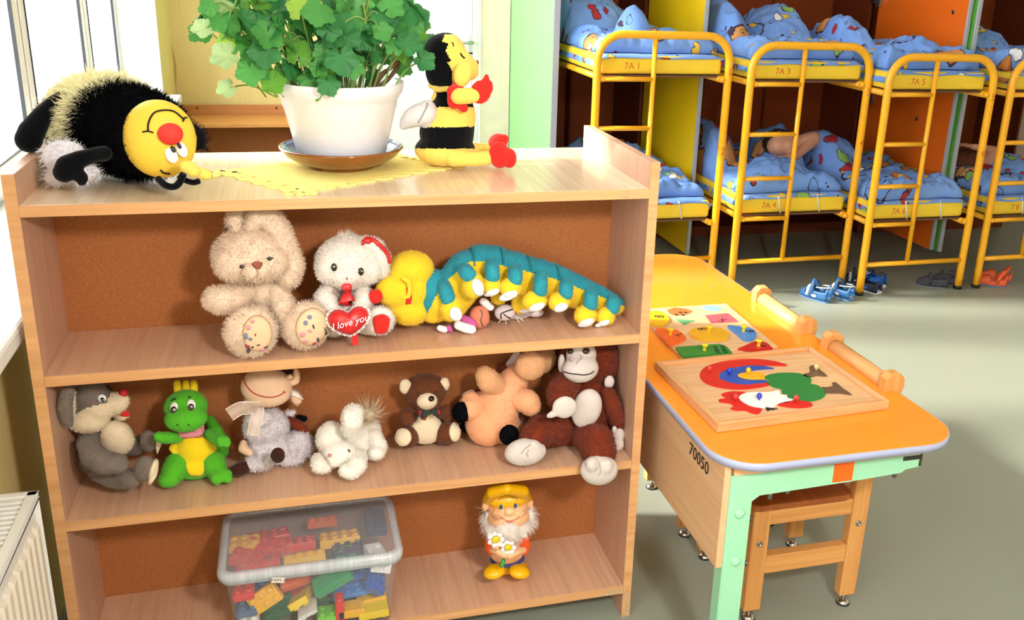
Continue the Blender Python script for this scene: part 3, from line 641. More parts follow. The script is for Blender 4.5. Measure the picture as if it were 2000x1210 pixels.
# ------------------------------------------------------------------ chairs
def make_chair():
    e=empty('chair',(0,0,0)); W2=.148; D0,D1=.0,.315
    for y in (-W2,W2-.03):
        ya,yb=y,y+.03
        MB().box((D0,ya,.032),(D0+.046,yb,.315)).build('front_leg',BEECH,e,bevel=.003,local=True)
        g=MB(); P=[(D1-.046,.032),(D1,.032),(D1+.002,.37),(D1+.04,.585),(D1+.048,.61),(D1+.046,.632),(D1+.03,.645),(D1+.006,.645),(D1-.006,.632),(D1-.008,.60),(D1-.044,.37)]
        g.prism(P,ya,yb,M=Matrix(((1,0,0,0),(0,0,1,0),(0,1,0,0),(0,0,0,1)))); g.build('back_post',BEECH,e,bevel=.004,local=True)
        MB().box((D0+.046,ya+.002,.273),(D1-.046,yb-.002,.315)).build('seat_rail',BEECHX,e,bevel=.002,local=True)
        MB().box((D0+.046,ya+.002,.135),(D1-.046,yb-.002,.185)).build('side_stretcher',BEECHX,e,bevel=.002,local=True)
        for x in (D0+.023,D1-.023):
            g=MB(); g.tube([(x,(ya+yb)/2,.034),(x,(ya+yb)/2,.01)],.0045,seg=10); g.lathe([(0,.0),(.0165,0),(.0165,.004),(.012,.009),(.005,.012),(0,.012)],(x,(ya+yb)/2,.002),20)
            f=g.build('levelling_foot',CHROME,e,local=True); g=MB(); g.lathe([(0,0),(.0175,0),(.0178,.003),(.0165,.0045)],(x,(ya+yb)/2,0),20); g.build('rubber_pad',BLACK,f,local=True)
        for x,z in ((D0+.023,.225),(D1-.023,.245)):
            s=-1 if y<0 else 1; Y=ya if y<0 else yb
            g=MB(); g.lathe([(0,0),(.008,0),(.0075,.0025),(.004,.003),(.004,.0012),(0,.0012)],(0,0,0),16,M=Matrix.Translation((x,Y,z))@Matrix.Rotation(PI/2*(1 if s<0 else -1),4,'X')); g.build('screw',STEEL,e,local=True)
    for z in (.29,.165):
        g=MB(); g.lathe([(0,0),(.008,0),(.0075,.0025),(.004,.003),(0,.001)],(0,0,0),16,M=Matrix.Translation((D0,-W2+.015,z))@Matrix.Rotation(-PI/2,4,'Y')); g.build('screw',STEEL,e,local=True)
    MB().box((D0+.006,-W2+.03,.26),(D0+.026,W2-.03,.313)).box((D1-.03,-W2+.03,.26),(D1-.01,W2-.03,.313)).build('cross_rail',BEECHY,e,bevel=.002,local=True)
    P=rrect(-.012,D1-.046,-W2-.004,W2+.004,.03,6); MB().prism(P,.316,.332).build('seat',SEAT,e,bevel=.002,local=True)
    g=MB(); x=D1+.019; g.tube([(x,-W2+.028,.607),(x,W2-.028,.607)],.0215,seg=8); g.build('back_rail',BEECHY,e,local=True)
    g=MB(); x=D1+.008; g.tube([(x-.005,-W2+.028,.47),(x-.005,W2-.028,.47)],.017,seg=8); g.build('lower_back_rail',BEECHY,e,local=True)
    return e
c0=make_chair(); c0.location=(1.487,.058,0); prop(c0,'nearest small beech chair tucked under the near end of the orange table','chair','small beech chairs along the table')
for y,l in ((.44,'second small beech chair from the near end, its back rail beside the number puzzle'),):
    c=copy_tree(c0); c.location=(1.475,y,0); c['label']=l
# ------------------------------------------------------------------ rooster puzzle
PLY=wood('birch_ply','E2B888','D0A070','x',.55); PLYE=wood('ply_edge','E6A874','C88850','x',.6); HOLE=mat('bare_hole','C89A6A',.8)
def f2(x,y,z): return at(1240+x/3.026,480+y/3.026,z=z)
zb=TZ+.0004; ph=.022
pz=empty('rooster_puzzle_board',(1.54,.02,zb),'wooden tray puzzle with a raised rim holding a rooster picture','puzzle board')
c_=[f2(490,1087,zb),f2(1508,937,zb)]; A,B,Cc,D=[Vector(at(*p,z=zb+ph)[:2]) for p in ((1402,827),(1738,782),(1582,675),(1279,705))]
quad=[A,B,Cc,D]
def inset(q,d):
    c=sum(q,Vector((0,0)))/4; out=[]
    for i in range(4):
        a=(q[i]-q[i-1]).normalized(); b=(q[(i+1)%4]-q[i]).normalized(); out.append(q[i]+(b-a)*d*1.0)
    return out
q2=inset(quad,.013)
MB().prism([tuple(p) for p in inset(quad,.004)],zb,zb+.012).build('base',PLY,pz)
for i in range(4):
    j=(i+1)%4; MB().prism([tuple(quad[i]),tuple(quad[j]),tuple(q2[j]),tuple(q2[i])],zb,zb+ph).build('rim',PLYE if i in(0,2) else wood('ply_edge_y','E0AE7E','C89660','y',.6),pz,bevel=.002)
zt=zb+.0125
def piece(name,label,poly,col,knob=None,kcol=None,conv=f2,z=zt,h=.0018,kn='egg',grp='pieces of the rooster puzzle',n=6,smooth=True,sub=None):
    pts=[conv(x,y,z+h) for x,y in poly]
    if smooth: pts=smoothpts(pts,n,True)
    c=sum(pts,Vector())/len(pts); e=empty(name,(c.x,c.y,z),label,'puzzle piece',grp)
    MB().prism([(p.x,p.y) for p in pts],z,z+h).build('plate',mat('paint_'+col,col,.3,.5,noise=(6,.04,(1,1,1))),e)
    if knob:
        kc=mat('knob_'+kcol,kcol,.2,.6); k=conv(*knob,z+h)
        g=MB()
        if kn=='egg': g.tube([(k.x,k.y,z+h),(k.x,k.y,z+h+.006)],.0025); g.ell((k.x,k.y,z+h+.0095),(.0062,.0062,.0075),seg=16)
        else: g.lathe([(.0045,0),(.004,.006),(.006,.011),(.0085,.013),(.0085,.0165),(.007,.018),(0,.018)],(k.x,k.y,z+h),20)
        g.build('knob',kc,e)
    return e
piece('puzzle_piece','outer red tail arc piece of the rooster puzzle',[(900,705),(840,683),(740,668),(620,668),(500,685),(415,715),(385,755),(400,795),(460,825),(560,843),(670,843),(790,822),(770,808),(660,818),(570,808),(505,785),(498,755),(540,728),(620,712),(720,704),(820,705)],'D8281E',(440,745),'D8382E')
piece('puzzle_piece','blue middle tail arc piece of the rooster puzzle',[(822,722),(760,708),(680,706),(600,716),(530,737),(500,762),(520,790),(590,808),(680,814),(778,803),(765,790),(690,790),(630,780),(606,765),(620,750),(680,735),(760,726)],'2F55B8',(558,757),'1E3EC8')
piece('puzzle_piece','small yellow tail piece at the centre of the rooster tail arcs',[(752,748),(690,745),(630,750),(608,765),(630,782),(690,790),(765,790),(770,772),(750,768),(760,760)],'F2B41E',(669,755),'F2C01E')
piece('puzzle_piece','large green body piece of the rooster puzzle',[(765,775),(800,757),(870,748),(960,750),(1020,768),(1045,790),(1040,812),(1080,822),(1120,850),(1128,875),(1100,900),(1040,914),(960,908),(900,893),(905,875),(870,868),(865,845),(820,832),(780,808),(790,793)],'23843C')
piece('puzzle_piece','white head piece of the rooster puzzle',[(700,862),(790,862),(850,852),(862,875),(900,882),(905,897),(940,905),(890,925),(845,932),(820,950),(760,955),(690,945),(640,920),(615,895),(640,872)],'F2F2F2',(733,908),'2038C0')
piece('puzzle_piece','red comb piece at the head of the rooster puzzle',[(650,862),(590,858),(530,865),(512,880),(540,895),(498,905),(505,920),(560,928),(585,945),(565,958),(600,970),(650,970),(690,985),(730,990),(752,965),(745,957),(690,948),(635,922),(612,895),(630,875)],'D8281E',(593,912),'D8382E')
piece('puzzle_piece','red wattle piece under the rooster head',[(845,935),(900,918),(960,912),(1020,917),(1050,933),(1035,948),(970,955),(900,950)],'D8281E',(951,920),'D8382E')
piece('puzzle_piece','upper brown foot piece of the rooster puzzle',[(992,765),(1005,753),(1035,745),(1030,715),(1048,704),(1070,710),(1100,735),(1138,768),(1075,765),(1030,776),(1010,770)],'6E5440',(1071,733),'E8C88A',n=2)
piece('puzzle_piece','lower brown foot piece of the rooster puzzle',[(1105,832),(1130,833),(1170,825),(1165,808),(1190,805),(1230,840),(1284,878),(1210,868),(1130,868),(1125,855)],'6E5440',n=2)
piece('puzzle_piece','black beak piece of the rooster puzzle',[(770,952),(800,955),(845,960),(805,961),(825,966),(800,965),(785,972)],'1E1C1C',n=2)
# ------------------------------------------------------------------ number puzzle
nb=empty('number_puzzle_board',(1.54,.39,zb),'flat wooden number puzzle board with coloured shapes on yellow knobs','puzzle board')
nbp=[Vector(at(*p,z=zb+.009)[:2]) for p in ((1330,696),(1519,676),(1418,592),(1240,604))]
MB().prism([tuple(p) for p in nbp],zb,zb+.009).build('base',PLY,nb,bevel=.0008)
zn=zb+.0095
def slot(poly,col,smooth=False):
    pts=[f2(x,y,zn) for x,y in poly]; 
    if smooth: pts=smoothpts(pts,4,True)
    MB().prism([(p.x,p.y) for p in pts],zn-.0004,zn+.0002).build('empty_slot',mat('slot_'+col,col,.5),nb)
slot([(190,378),(235,363),(300,370),(343,385),(310,405),(240,412),(205,400)],'D8682E')
for x,y in ((270,392),(300,392),(245,405),(285,406)): 
    p=f2(x,y,zn+.0004); MB().ell((p.x,p.y,zn+.0003),(.006,.006,.0004)).build('printed_dot',INK,nb)
slot([(388,368),(430,348),(520,365),(490,385),(440,382)],'7FB8E0')
slot([(238,430),(358,440),(290,468)],'5E9A6A')
slot([(414,410),(550,396),(615,448),(450,456)],'D8505A')
def digit(ch,x,y,size,par,rz,z=zn+.0062):
    p=f2(x,y,z); M=Matrix.Translation((p.x,p.y,z))@Matrix.Rotation(rz,4,'Z'); text('printed_number',ch,size,M,INK,par,extrude=.0002)
digit('5',520,437,.042,nb,2.2,zn+.0005)
NG='pieces of the number puzzle'
def ell_(cx,cy,rx,ry,a=0,n=12): return [(cx+rx*math.cos(t)*math.cos(a)-ry*math.sin(t)*math.sin(a),cy+rx*math.cos(t)*math.sin(a)+ry*math.sin(t)*math.cos(a)) for t in [2*PI*k/n for k in range(n)]]
p=piece('number_piece','round yellow number 8 piece at the edge of the number puzzle',ell_(128,425,75,42,.15),'E8B41E',conv=f2,z=zn,h=.0055,grp=NG); digit('8',148,416,.04,p,1.3)
p=piece('number_piece','orange drop-shaped number 7 piece of the number puzzle',[(122,488),(200,488),(240,492),(280,515),(302,540),(285,555),(235,575),(200,578),(175,550)],'F2601E',(209,524),'F2D02A',z=zn,h=.0055,kn='k',grp=NG); digit('7',262,522,.032,p,2.4)
p=piece('number_piece','big yellow octagonal number 9 piece in the middle of the number puzzle',[(345,485),(420,476),(510,484),(556,510),(548,545),(480,555),(390,550),(330,528),(320,505)],'E8AC1E',(437,507),'F2D02A',z=zn,h=.0055,kn='k',grp=NG,smooth=False); digit('9',400,490,.036,p,1.4)
p=piece('number_piece','blue teardrop number 6 piece of the number puzzle',[(548,470),(610,472),(670,480),(705,497),(720,520),(705,545),(670,553),(635,546),(600,515)],'4E8AD0',(642,505),'F2D02A',z=zn,h=.0055,kn='k',grp=NG); digit('6',682,502,.036,p,1.4)
p=piece('number_piece','green rectangular piece with rows of black bars in the number puzzle',[(242,597),(500,577),(540,590),(575,628),(290,652),(262,632)],'2E8A34',(411,616),'F2D02A',z=zn,h=.0055,kn='k',grp=NG,smooth=False)
for r_ in range(5):
    for c in range(2):
        x=470+c*42+r_*5; y=593+r_*9-c*3; P=[f2(*q,zn+.0058) for q in ((x-12,y),(x+14,y-2),(x+19,y+3),(x-7,y+5))]
        MB().prism([(q.x,q.y) for q in P],zn+.0055,zn+.0059).build('printed_bar',INK,p)
p=piece('number_piece','red four-sided number 4 piece next to the rooster tray',[(608,605),(700,566),(750,560),(785,575),(816,603),(700,611)],'C82820',(731,590),'F2D02A',z=zn,h=.0055,kn='k',grp=NG,smooth=False); digit('4',765,590,.028,p,1.4)
# ------------------------------------------------------------------ shoes
def shoe(name,loc,rz,L,mats,label,cat,group,style,parent=None):
    """toe along +y. mats: upper, sole, lining, trim"""
    U,S,LN,TR=mats; e=empty(name,loc,label,cat,group,rz); W_=L*.19
    def wdt(t): return W_*(.62+.38*math.sin(PI*min(1,max(0,(t-.0)*.9+.12)))**.7)*(1 if t<.9 else math.sqrt(max(.05,1-((t-.9)/.102)**2)))*(1 if t>.06 else .8+.2*t/.06)
    n=28; out=[(wdt(i/n),L*(i/n-.5)) for i in range(n+1)]; poly=[(w_,y) for w_,y in out]+[(-w_*.92,y) for w_,y in out[::-1]]
    MB().prism([(x*1.08,y*1.03) for x,y in poly],0,L*.085).build('sole',S,e,bevel=.004,local=True,seg=3)
    g=MB(); ns=18; V=[];F=[]; hb=L*.075
    def H(t): return L*(.46 if style!='clog' else .34)*(1-.12*t) if t<.45 else L*(.16+(.26 if style!='clog' else .20)*(1-((t-.45)/.55))**1.0)*(1 if t<.88 else math.sqrt(max(.03,1-((t-.88)/.125)**2)))
    for i in range(n+1):
        t=i/n; w_=wdt(t)*.99; h=H(t)
        for k in range(ns+1):
            a=PI*k/ns; V.append((w_*math.copysign(abs(math.cos(a))**.75,math.cos(a)),L*(t-.5),hb*.6+h*math.sin(a)**.8))
    for i in range(n):
        for k in range(ns):
            t=(i+.5)/n; mid=abs(k+.5-ns/2)
            if t<.60 and t>.035 and mid<ns*(.40 if t>.08 else .36)*(.82 if t<.5 else (.62-t)*6.8): continue
            if style=='sandal' and .64<t<.74 and mid>ns*.16 and mid<ns*.40: continue
            if style=='clog' and .2<t<.5 and mid<ns*.44: continue
            F.append((i*(ns+1)+k,i*(ns+1)+k+1,(i+1)*(ns+1)+k+1,(i+1)*(ns+1)+k))
    g.add(V,F,0,True); g.build('upper',U,e,local=True,solid=L*.02)
    MB().prism([(x*.88,y*.93) for x,y in poly],L*.086,L*.095).build('insole',LN,e,local=True)
    def strap(t,hh,r,m,nm='strap',lean=0):
        P=[]; w_=wdt(t)*1.0
        for k in range(13): a=PI*k/12; P.append((w_*math.cos(a),L*(t-.5+lean*math.sin(a)),L*.1+hh*L*math.sin(a)**.7))
        q=MB(); V=[];F=[]
        for i,p in enumerate(P): V+= [(p[0],p[1]-r,p[2]),(p[0],p[1]+r,p[2])]
        for i in range(12): F.append((2*i,2*i+1,2*i+3,2*i+2))
        q.add(V,F,0,True); q.build(nm,m,e,local=True,solid=L*.022)
    if style=='sandal': strap(.50,.50,L*.05,U,lean=.04); strap(.66,.30,L*.045,TR)
    if style=='sneaker': strap(.57,.38,L*.045,TR)
    if style=='clog': strap(.30,.44,L*.05,U,'heel_strap',lean=-.2); 
    # collar, heel tab and side mark
    P=[]
    for k in range(17):
        a=PI*(-.62+1.24*k/16)-PI/2; t=.27+.30*math.sin(a); P.append((wdt(max(.02,t))*.95*math.cos(a)/max(.75,abs(math.cos(a))) if False else wdt(max(.03,t))*.93*(math.cos(a)),L*(t-.5),L*(.075*.6+(.43 if style!='clog' else .24))*(.82+.18*(-math.sin(a)*.5+.5))))
    if style!='clog': q=MB(); q.tube(P,L*.018,seg=8); q.build('collar',TR,e,local=True)
    for sx in (-1,1):
        q=MB(); V=[]; 
        for k in range(8): a=2*PI*k/8; V.append((sx*(wdt(.42)*1.0+.0015),L*(.42-.5)+L*.09*math.cos(a),L*.15+L*.045*math.sin(a)))
        q.add(V,[tuple(range(8))]); q.build('side_patch',TR,e,local=True,solid=.002)
    return e
BL=mat('blue_leather','2F6296',.5,noise=(40,.2,(1,1,1))); BLS=mat('light_blue_sole','6E9AD8',.5); LG=mat('grey_lining','B8BABE',.8); WT_=mat('pale_trim','DADCE2',.5)
NV=mat('navy_cloth','262C44',.6,noise=(40,.3,(1,1,1))); BB=mat('bright_blue','1E62C0',.5); WS=mat('white_sole','E6E8EA',.4); GR=mat('charcoal_cloth','4A4A54',.7,noise=(50,.5,(1,1,1))); GS=mat('grey_sole','8C9098',.5)
ORG=mat('orange_foam','F2683A',.5); BS=mat('pale_blue_sole','5E9CD2',.5); PK=mat('magenta_foam','A8488A',.5)
def fl(px,py): return at(px,py,z=0)
G1='blue sandals under the second bunk bed'
def heading(a,b): d=fl(*b)-fl(*a); return math.atan2(d.y,d.x)-PI/2
for (h_,t_,lab) in (((1616,590),(1570,576),'blue and grey sandal nearer the table, left shoe of the pair by the bed foot'),((1660,586),(1618,571),'blue and grey sandal right beside its mate against the bed leg')):
    a=fl(*h_); b_=fl(*t_); L=.168 if lab.startswith('blue and grey sandal nearer') else .160; rz=heading(h_,t_); d=Vector((-math.sin(rz),math.cos(rz),0)); shoe('sandal',a+d*L*.45,rz,L,(BL,BLS,LG,WT_),lab,'sandal',G1,'sandal')
G2='blue trainers behind the third bed leg'
a=fl(1714,574); shoe('trainer',a+Vector((-.02,.07,0)),.35,.155,(NV,WS,LG,BB),'navy and white trainer with its heel to the camera beside the third bed leg','trainer',G2,'sneaker')
a=fl(1722,563); shoe('trainer',a+Vector((-.01,.08,0)),.30,.155,(BB,WS,LG,NV),'bright blue trainer just behind the navy one','trainer',G2,'sneaker')
a=fl(1682,556); shoe('dark_sandal',a+Vector((-.02,.04,0)),1.0,.14,(NV,GS,LG,WT_),'small dark sandal seen left of the third bed leg','sandal',None,'sandal')
G3='charcoal shoes by the right leg of the third bed'
a=fl(1836,562); shoe('shoe',a+Vector((-.03,.035,0)),1.05,.155,(GR,GS,LG,GR),'charcoal patterned shoe in front of its mate','shoe',G3,'sneaker')
a=fl(1862,560); shoe('shoe',a+Vector((-.02,.06,0)),1.0,.155,(GR,GS,LG,GR),'charcoal patterned shoe touching the right bed leg','shoe',G3,'sneaker')
G4='orange clogs at the foot of the fourth bed'
a=fl(1948,560); shoe('clog',a+Vector((-.02,.04,0)),.95,.16,(ORG,BS,BS,ORG),'orange clog with a blue sole, nearer one of the pair','clog',G4,'clog')
a=fl(1968,556); shoe('clog',a+Vector((-.01,.09,0)),.9,.16,(ORG,BS,BS,ORG),'orange clog with a blue sole, farther one of the pair','clog',G4,'clog')
G5='magenta shoes half hidden behind the table edge'
a=fl(1452,586); shoe('clog',a+Vector((0,.0,0)),.7,.14,(PK,PK,WT_,WT_),'magenta clog, left one peeping over the table edge','clog',G5,'clog')
a=fl(1480,592); shoe('clog',a+Vector((0,.0,0)),.6,.14,(PK,PK,WT_,WT_),'magenta clog, right one peeping over the table edge','clog',G5,'clog')
# ------------------------------------------------------------------ plush toys
def pl(name,col,var=.12,rough=.9,sheen=.15): return mat(name,col,rough,.15,noise=(45,var,(1,1,1)),bump=(350,.35),sheen=sheen)
CRM=pl('cream_plush','E6CDB6'); WHT=pl('white_plush','EDE4DC'); LAMBW=pl('ivory_plush','F4EEE4'); YEL=pl('yellow_plush','F0CC2E',.08); YELB=pl('yellow_bee_plush','F3D062',.06); TEAL=pl('teal_plush','2C93A4',.14)
SOLE=pl('white_felt','EFEAF0',.05); REDF=mat('red_satin','D22326',.35,.5,noise=(20,.1,(1,1,1))); REDP=pl('red_plush','DD2B24',.08); BLK=mat('black_plush','101013',1,.0,noise=(45,.2,(1,1,1)),bump=(350,.3)); BLKV=mat('black_velvet','0B0C10',.95,.05,noise=(45,.2,(1,1,1)),bump=(350,.3),sheen=.1)
GRYP=pl('grey_plush','7E7168',.2); CRM2=pl('beige_plush','E6D4B6',.08); GRN=pl('green_plush','58B82A',.1); YGR=pl('yellow_belly','F0D020',.05); YLC=pl('light_yellow_fleece','F6E97A',.15)
BEI=pl('beige_felt','E6C0A0',.06); BRN=pl('brown_plush','6B3A20',.25); BRN2=pl('chestnut_plush','7A2F16',.3); DBR=pl('dark_brown_felt','3A1C14',.12); PCH=pl('peach_plush','F0B083',.08); TAN=pl('tan_plush','E6AE80',.08)
GLS=mat('glass_eye','0E0C0C',.08,.8); EYW=mat('eye_white','F4F2F0',.3); PNK=mat('pink_felt','E08A9A',.8); THR=mat('dark_thread','241E1E',.8); RTH=mat('red_thread','B8322E',.8); SKB=mat('floral_satin_ground','E6C29C',.6)
SH2=(380,400,3.781); y0=.07
# -- cream rabbit
t=Toy('plush_rabbit','big cream plush rabbit with drooping ear and floral foot pads','plush rabbit',.075,Z2,SH2,(500,900))
F=(170000,.0075,.0009,.12,.38)
h=t.part('head',CRM,[('e',420,410,0,278,215,220,0),('e',300,470,-.03,150,130,130),('e',540,460,-.03,150,130,130),('e',462,530,-.055,100,62,70)],F)
t.part('ear',CRM,[('c',[(312,230,.0,48),(300,150,.01,62),(322,112,.015,50)])],F)
t.part('ear',CRM,[('c',[(420,200,-.005,55),(470,140,0,75),(560,140,.005,85),(620,230,.0,90),(670,360,-.005,92),(715,480,-.01,92),(700,560,-.01,88),(680,600,-.01,60)])],F)
t.part('body',CRM,[('e',515,800,.03,200,230,170),('e',515,680,.01,150,110,120)],F)
t.part('arm',CRM,[('c',[(390,690,-.01,70),(300,720,-.03,92),(200,740,-.045,100),(165,735,-.045,92)])],F)
t.part('arm',CRM,[('c',[(610,680,-.005,75),(660,790,-.02,85),(690,880,-.02,80)])],F)
lg=t.part('leg',CRM,[('c',[(440,930,.01,130),(420,960,-.03,150)]),('e',415,975,-.055,190,200,100,0)],F)
lg2=t.part('leg',CRM,[('c',[(640,880,.01,120),(780,910,-.02,130)]),('e',825,925,-.04,170,190,100,18)],F)
p1=t.oval('foot_pad',465,985,108,132,SKB,parent=lg,lift=.005); p2=t.oval('foot_pad',862,935,112,140,SKB,parent=lg2,lift=.005,a=15)
cols={'pink_bloom':mat('pink_bloom','D9939A',.7),'slate_bloom':mat('slate_bloom','7F8496',.7),'dark_leaf':mat('dark_leaf_print','4A3E44',.7),'crimson':mat('crimson_print','A8384A',.7)}
t.bv.append(t.bv[-1])
for par,L_ in ((p1,[('pink_bloom',400,940,32,30),('slate_bloom',385,1000,22,40),('pink_bloom',430,900,24,20),('slate_bloom',415,1020,24,18),('crimson',398,1072,24,16),('dark_leaf',400,1105,16,16),('dark_leaf',430,1075,14,8),('crimson',450,990,9,16),('pink_bloom',500,1090,40,14),('dark_leaf',470,1060,22,4),('dark_leaf',520,1075,28,4)]),
            (p2,[('slate_bloom',850,865,28,24),('slate_bloom',822,905,26,28),('dark_leaf',875,930,10,26),('pink_bloom',800,985,38,30),('pink_bloom',850,960,24,20),('crimson',880,1045,24,8),('dark_leaf',905,1020,12,26),('pink_bloom',820,1030,34,16),('dark_leaf',955,960,5,40)])):
    for c,x,y,a,b_ in L_: t.oval('printed_flower',x,y,a,b_,cols[c],parent=par,lift=.0075,rings=2,a=(x*7)%40-20,thick=.0005)
t.patch('nose',[(428,485),(465,462),(503,468),(490,500),(468,516)],mat('brown_felt_nose','A0553C',.8),parent=h,lift=.009,rings=3,n=3)
for x,y in ((350,493),(557,437)):
    t.ball('eye',x,y,16,15,9,GLS,parent=h,lift=.006)
t.line('eyelash',[(328,490),(350,497),(374,492)],.0012,THR,parent=h,lift=.009); t.line('eyelash',[(535,437),(557,443),(578,436)],.0012,THR,parent=h,lift=.009)
t.line('mouth_seam',[(366,470),(366,530),(385,570),(420,592)],.0009,mat('seam_brown','A08468',.9),parent=h,lift=.009)
t.line('mouth_seam',[(468,516),(470,545),(455,560)],.0009,mat('seam_brown','A08468',.9),parent=h,lift=.009)
g=MB(); p,_=t.hit(255,215)
for k in range(5): q=p+Vector((.012*math.cos(k),-.01,.006*math.sin(k*2))); g.tube([p,q,p+(q-p)*.6+Vector((0,0,.006))],.0008,seg=5)
g.build('silver_tag_thread',STEEL,h)
t.settle()
# -- white bear with heart
t=Toy('plush_bear','white plush bear with a red nose holding a red satin heart, beside the cream rabbit','plush bear',.10,Z2,SH2,(1150,950))
F=(170000,.006,.0009,.1,.4)
h=t.part('head',WHT,[('e',1135,450,0,235,195,190),('e',1110,560,-.04,100,75,75),('e',1000,500,-.02,100,110,90),('e',1280,500,-.02,100,110,90)],F)
t.part('hair_tuft',WHT,[('e',1130,275,0,70,25,40)],(110000,.014,.0013,-.4,.5),parent=h)
t.part('ear',WHT,[('c',[(1270,310,-.01,52),(1330,330,-.015,60),(1385,420,-.015,62),(1385,520,-.015,50)])],F)
t.line('ear_trim',[(1250,300),(1290,285),(1330,300),(1385,350),(1420,400),(1432,450)],.0045,REDF,lift=.004)
g=t.patch('ear_bow',[(1240,320),(1265,278),(1310,290),(1290,310),(1262,305)],REDF,lift=.008,rings=3,thick=.004)
t.part('body',WHT,[('e',1130,800,.02,190,180,150)],F)
t.part('arm',WHT,[('c',[(1000,660,-.01,62),(960,720,-.03,70),(1010,790,-.045,52)])],F)
t.part('arm',WHT,[('c',[(1240,670,-.01,60),(1250,730,-.03,66),(1220,790,-.05,45)])],F)
l=t.part('leg',WHT,[('c',[(1260,880,0,90),(1350,880,-.03,100)]),('e',1368,880,-.045,108,108,60)],F)
t.part('leg',WHT,[('e',1040,930,-.02,100,60,70)],F)
t.patch('foot_pad',[(1320,860),(1385,832),(1440,860),(1435,920),(1415,968),(1345,975),(1325,930)],REDP,parent=l,lift=.006,rings=4)
for x,y in ((1033,487),(1228,517)): t.ball('eye',x,y,20,29,14,GLS,parent=h,lift=.004); t.ball('eye_glint',x+3,y-8,4,5,3,EYW,parent=h,lift=.013)
n_=t.part('nose',mat('red_glossy_nose','E0323A',.3,.6),[('e',1125,633,-.088,42,28,24)],None,vox=.002,parent=h,bvh=False)
t.line('mouth_stitch',[(1122,562),(1123,576)],.0012,RTH,parent=h,lift=.007)
t.patch('scarf',[(1110,690),(1150,688),(1200,765),(1130,772),(1075,770)],REDF,lift=.03,rings=4,smooth=False,thick=.003)
# heart with lace rim and writing
C0,_=t.hit(1140,880); C0=t.P(1140,880,-.085)
HPTS=smoothpts([(0,.55,0),(.25,.80,0),(.6,.90,0),(.92,.62,0),(1,.15,0),(.82,-.30,0),(.45,-.75,0),(.10,-1.0,0),(-.10,-1.0,0),(-.45,-.78,0),(-.85,-.35,0),(-1,.10,0),(-.94,.55,0),(-.62,.86,0),(-.25,.78,0)],10,True)
def hp(u,s=1.0):
    k=(u/(2*PI))%1*len(HPTS); i=int(k); p=HPTS[i%len(HPTS)].lerp(HPTS[(i+1)%len(HPTS)],k-i); return p.x*s,p.y*s
rw,rh=143*t.m,103*t.m; tilt=Matrix.Rotation(math.radians(-4),3,'Y')@Matrix.Rotation(math.radians(-15),3,'X')
e=empty('satin_heart_frame',(0,0,0)) if False else None
g=MB(); V=[C0+tilt@Vector((0,-.024,0))]; F_=[]; N_=48; R_=8
for k in range(1,R_+1):
    for i in range(N_):
        x,z=hp(2*PI*i/N_,k/R_); V.append(C0+tilt@Vector((x*rw,-.024*math.sqrt(max(0,1-(k/R_)**2.2)),z*rh)))
for k in range(1,R_):
    for i in range(N_): a=1+(k-1)*N_; F_.append((a+i,a+N_+i,a+N_+(i+1)%N_,a+(i+1)%N_))
F_+=[(0,1+i,1+(i+1)%N_) for i in range(N_)]; nb_=len(V)
V+= [C0+tilt@Vector((hp(2*PI*i/N_,1)[0]*rw,0.0+.018,hp(2*PI*i/N_,.6)[1]*rh)) for i in range(N_)]
a=1+(R_-1)*N_; F_+=[(a+i,nb_+i,nb_+(i+1)%N_,a+(i+1)%N_) for i in range(N_)]; F_.append(tuple(range(nb_,nb_+N_)))
g.add(V,F_,0,True); hrt=g.build('heart',REDF,t.root)
g=MB(); V=[];F_=[]; N2=144
for i in range(N2):
    u=2*PI*i/N2; x,z=hp(u,.97); wv=math.sin(u*26); x2,z2=hp(u,1.13+.03*math.sin(u*52+1)); V+= [C0+tilt@Vector((x*rw,.003,z*rh)),C0+tilt@Vector((x2*rw,.003+.005*wv,z2*rh))]
for i in range(N2): j=(i+1)%N2; F_.append((2*i,2*i+1,2*j+1,2*j))
g.add(V,F_,0,True); g.build('lace_frill',mat('white_lace','EEE6E4',.8),hrt,solid=.0008)
M=Matrix.Translation(C0+tilt@Vector((.001,-.0262,-.002)))@(tilt@Matrix.Rotation(math.radians(9),3,'Y').inverted()).to_4x4()@Matrix.Rotation(PI/2,4,'X'); text('heart_writing','I love you',.0190,M,mat('white_embroidery','F6F0F0',.6),hrt,extrude=.0012,shear=.35)
g=MB(); q=t.P(1180,1000,-.075); g.box((q.x-.005,q.y-.001,Z2+.003),(q.x+.008,q.y+.001,q.z+.008)); g.build('ribbon_tail',REDF,hrt)
t.settle()
# -- caterpillar
CA=(720,440,3.704)
t=Toy('plush_caterpillar','long teal and yellow plush caterpillar with many white-soled feet','plush caterpillar',.108,Z2,CA,(1160,730))
bx=[(400,720),(440,640),(495,530),(560,440),(640,360),(730,290),(840,292),(1010,330),(1110,352),(1300,402),(1480,465),(1650,535),(1850,612),(2000,640)]
bz=below(CA,bx)
FS=(150000,.003,.0009,.0,.6)
bd=t.part('body',[TEAL,YEL],[('c',[(455,470,0,120),(500,540,0,150),(570,560,.0,150),(640,470,.01,155),(720,380,.02,160),(820,335,.03,160),(900,340,.03,158),(960,355,.03,150),(1050,375,.03,150),(1130,400,.03,146),(1220,415,.03,142),(1300,435,.03,138),(1400,470,.025,130),(1480,500,.02,122),(1560,530,.02,112),(1650,560,.015,100),(1725,590,.01,86),(1785,610,.01,66)]),('e',470,620,0,110,110,110)],FS,zone=lambda c:1 if (bz(c) and c.y<t.y0+.03) else 0)
tb_=[(640,465,155),(740,370,165),(950,350,153),(1145,402,147),(1350,450,134),(1555,525,114),(1700,580,93)]
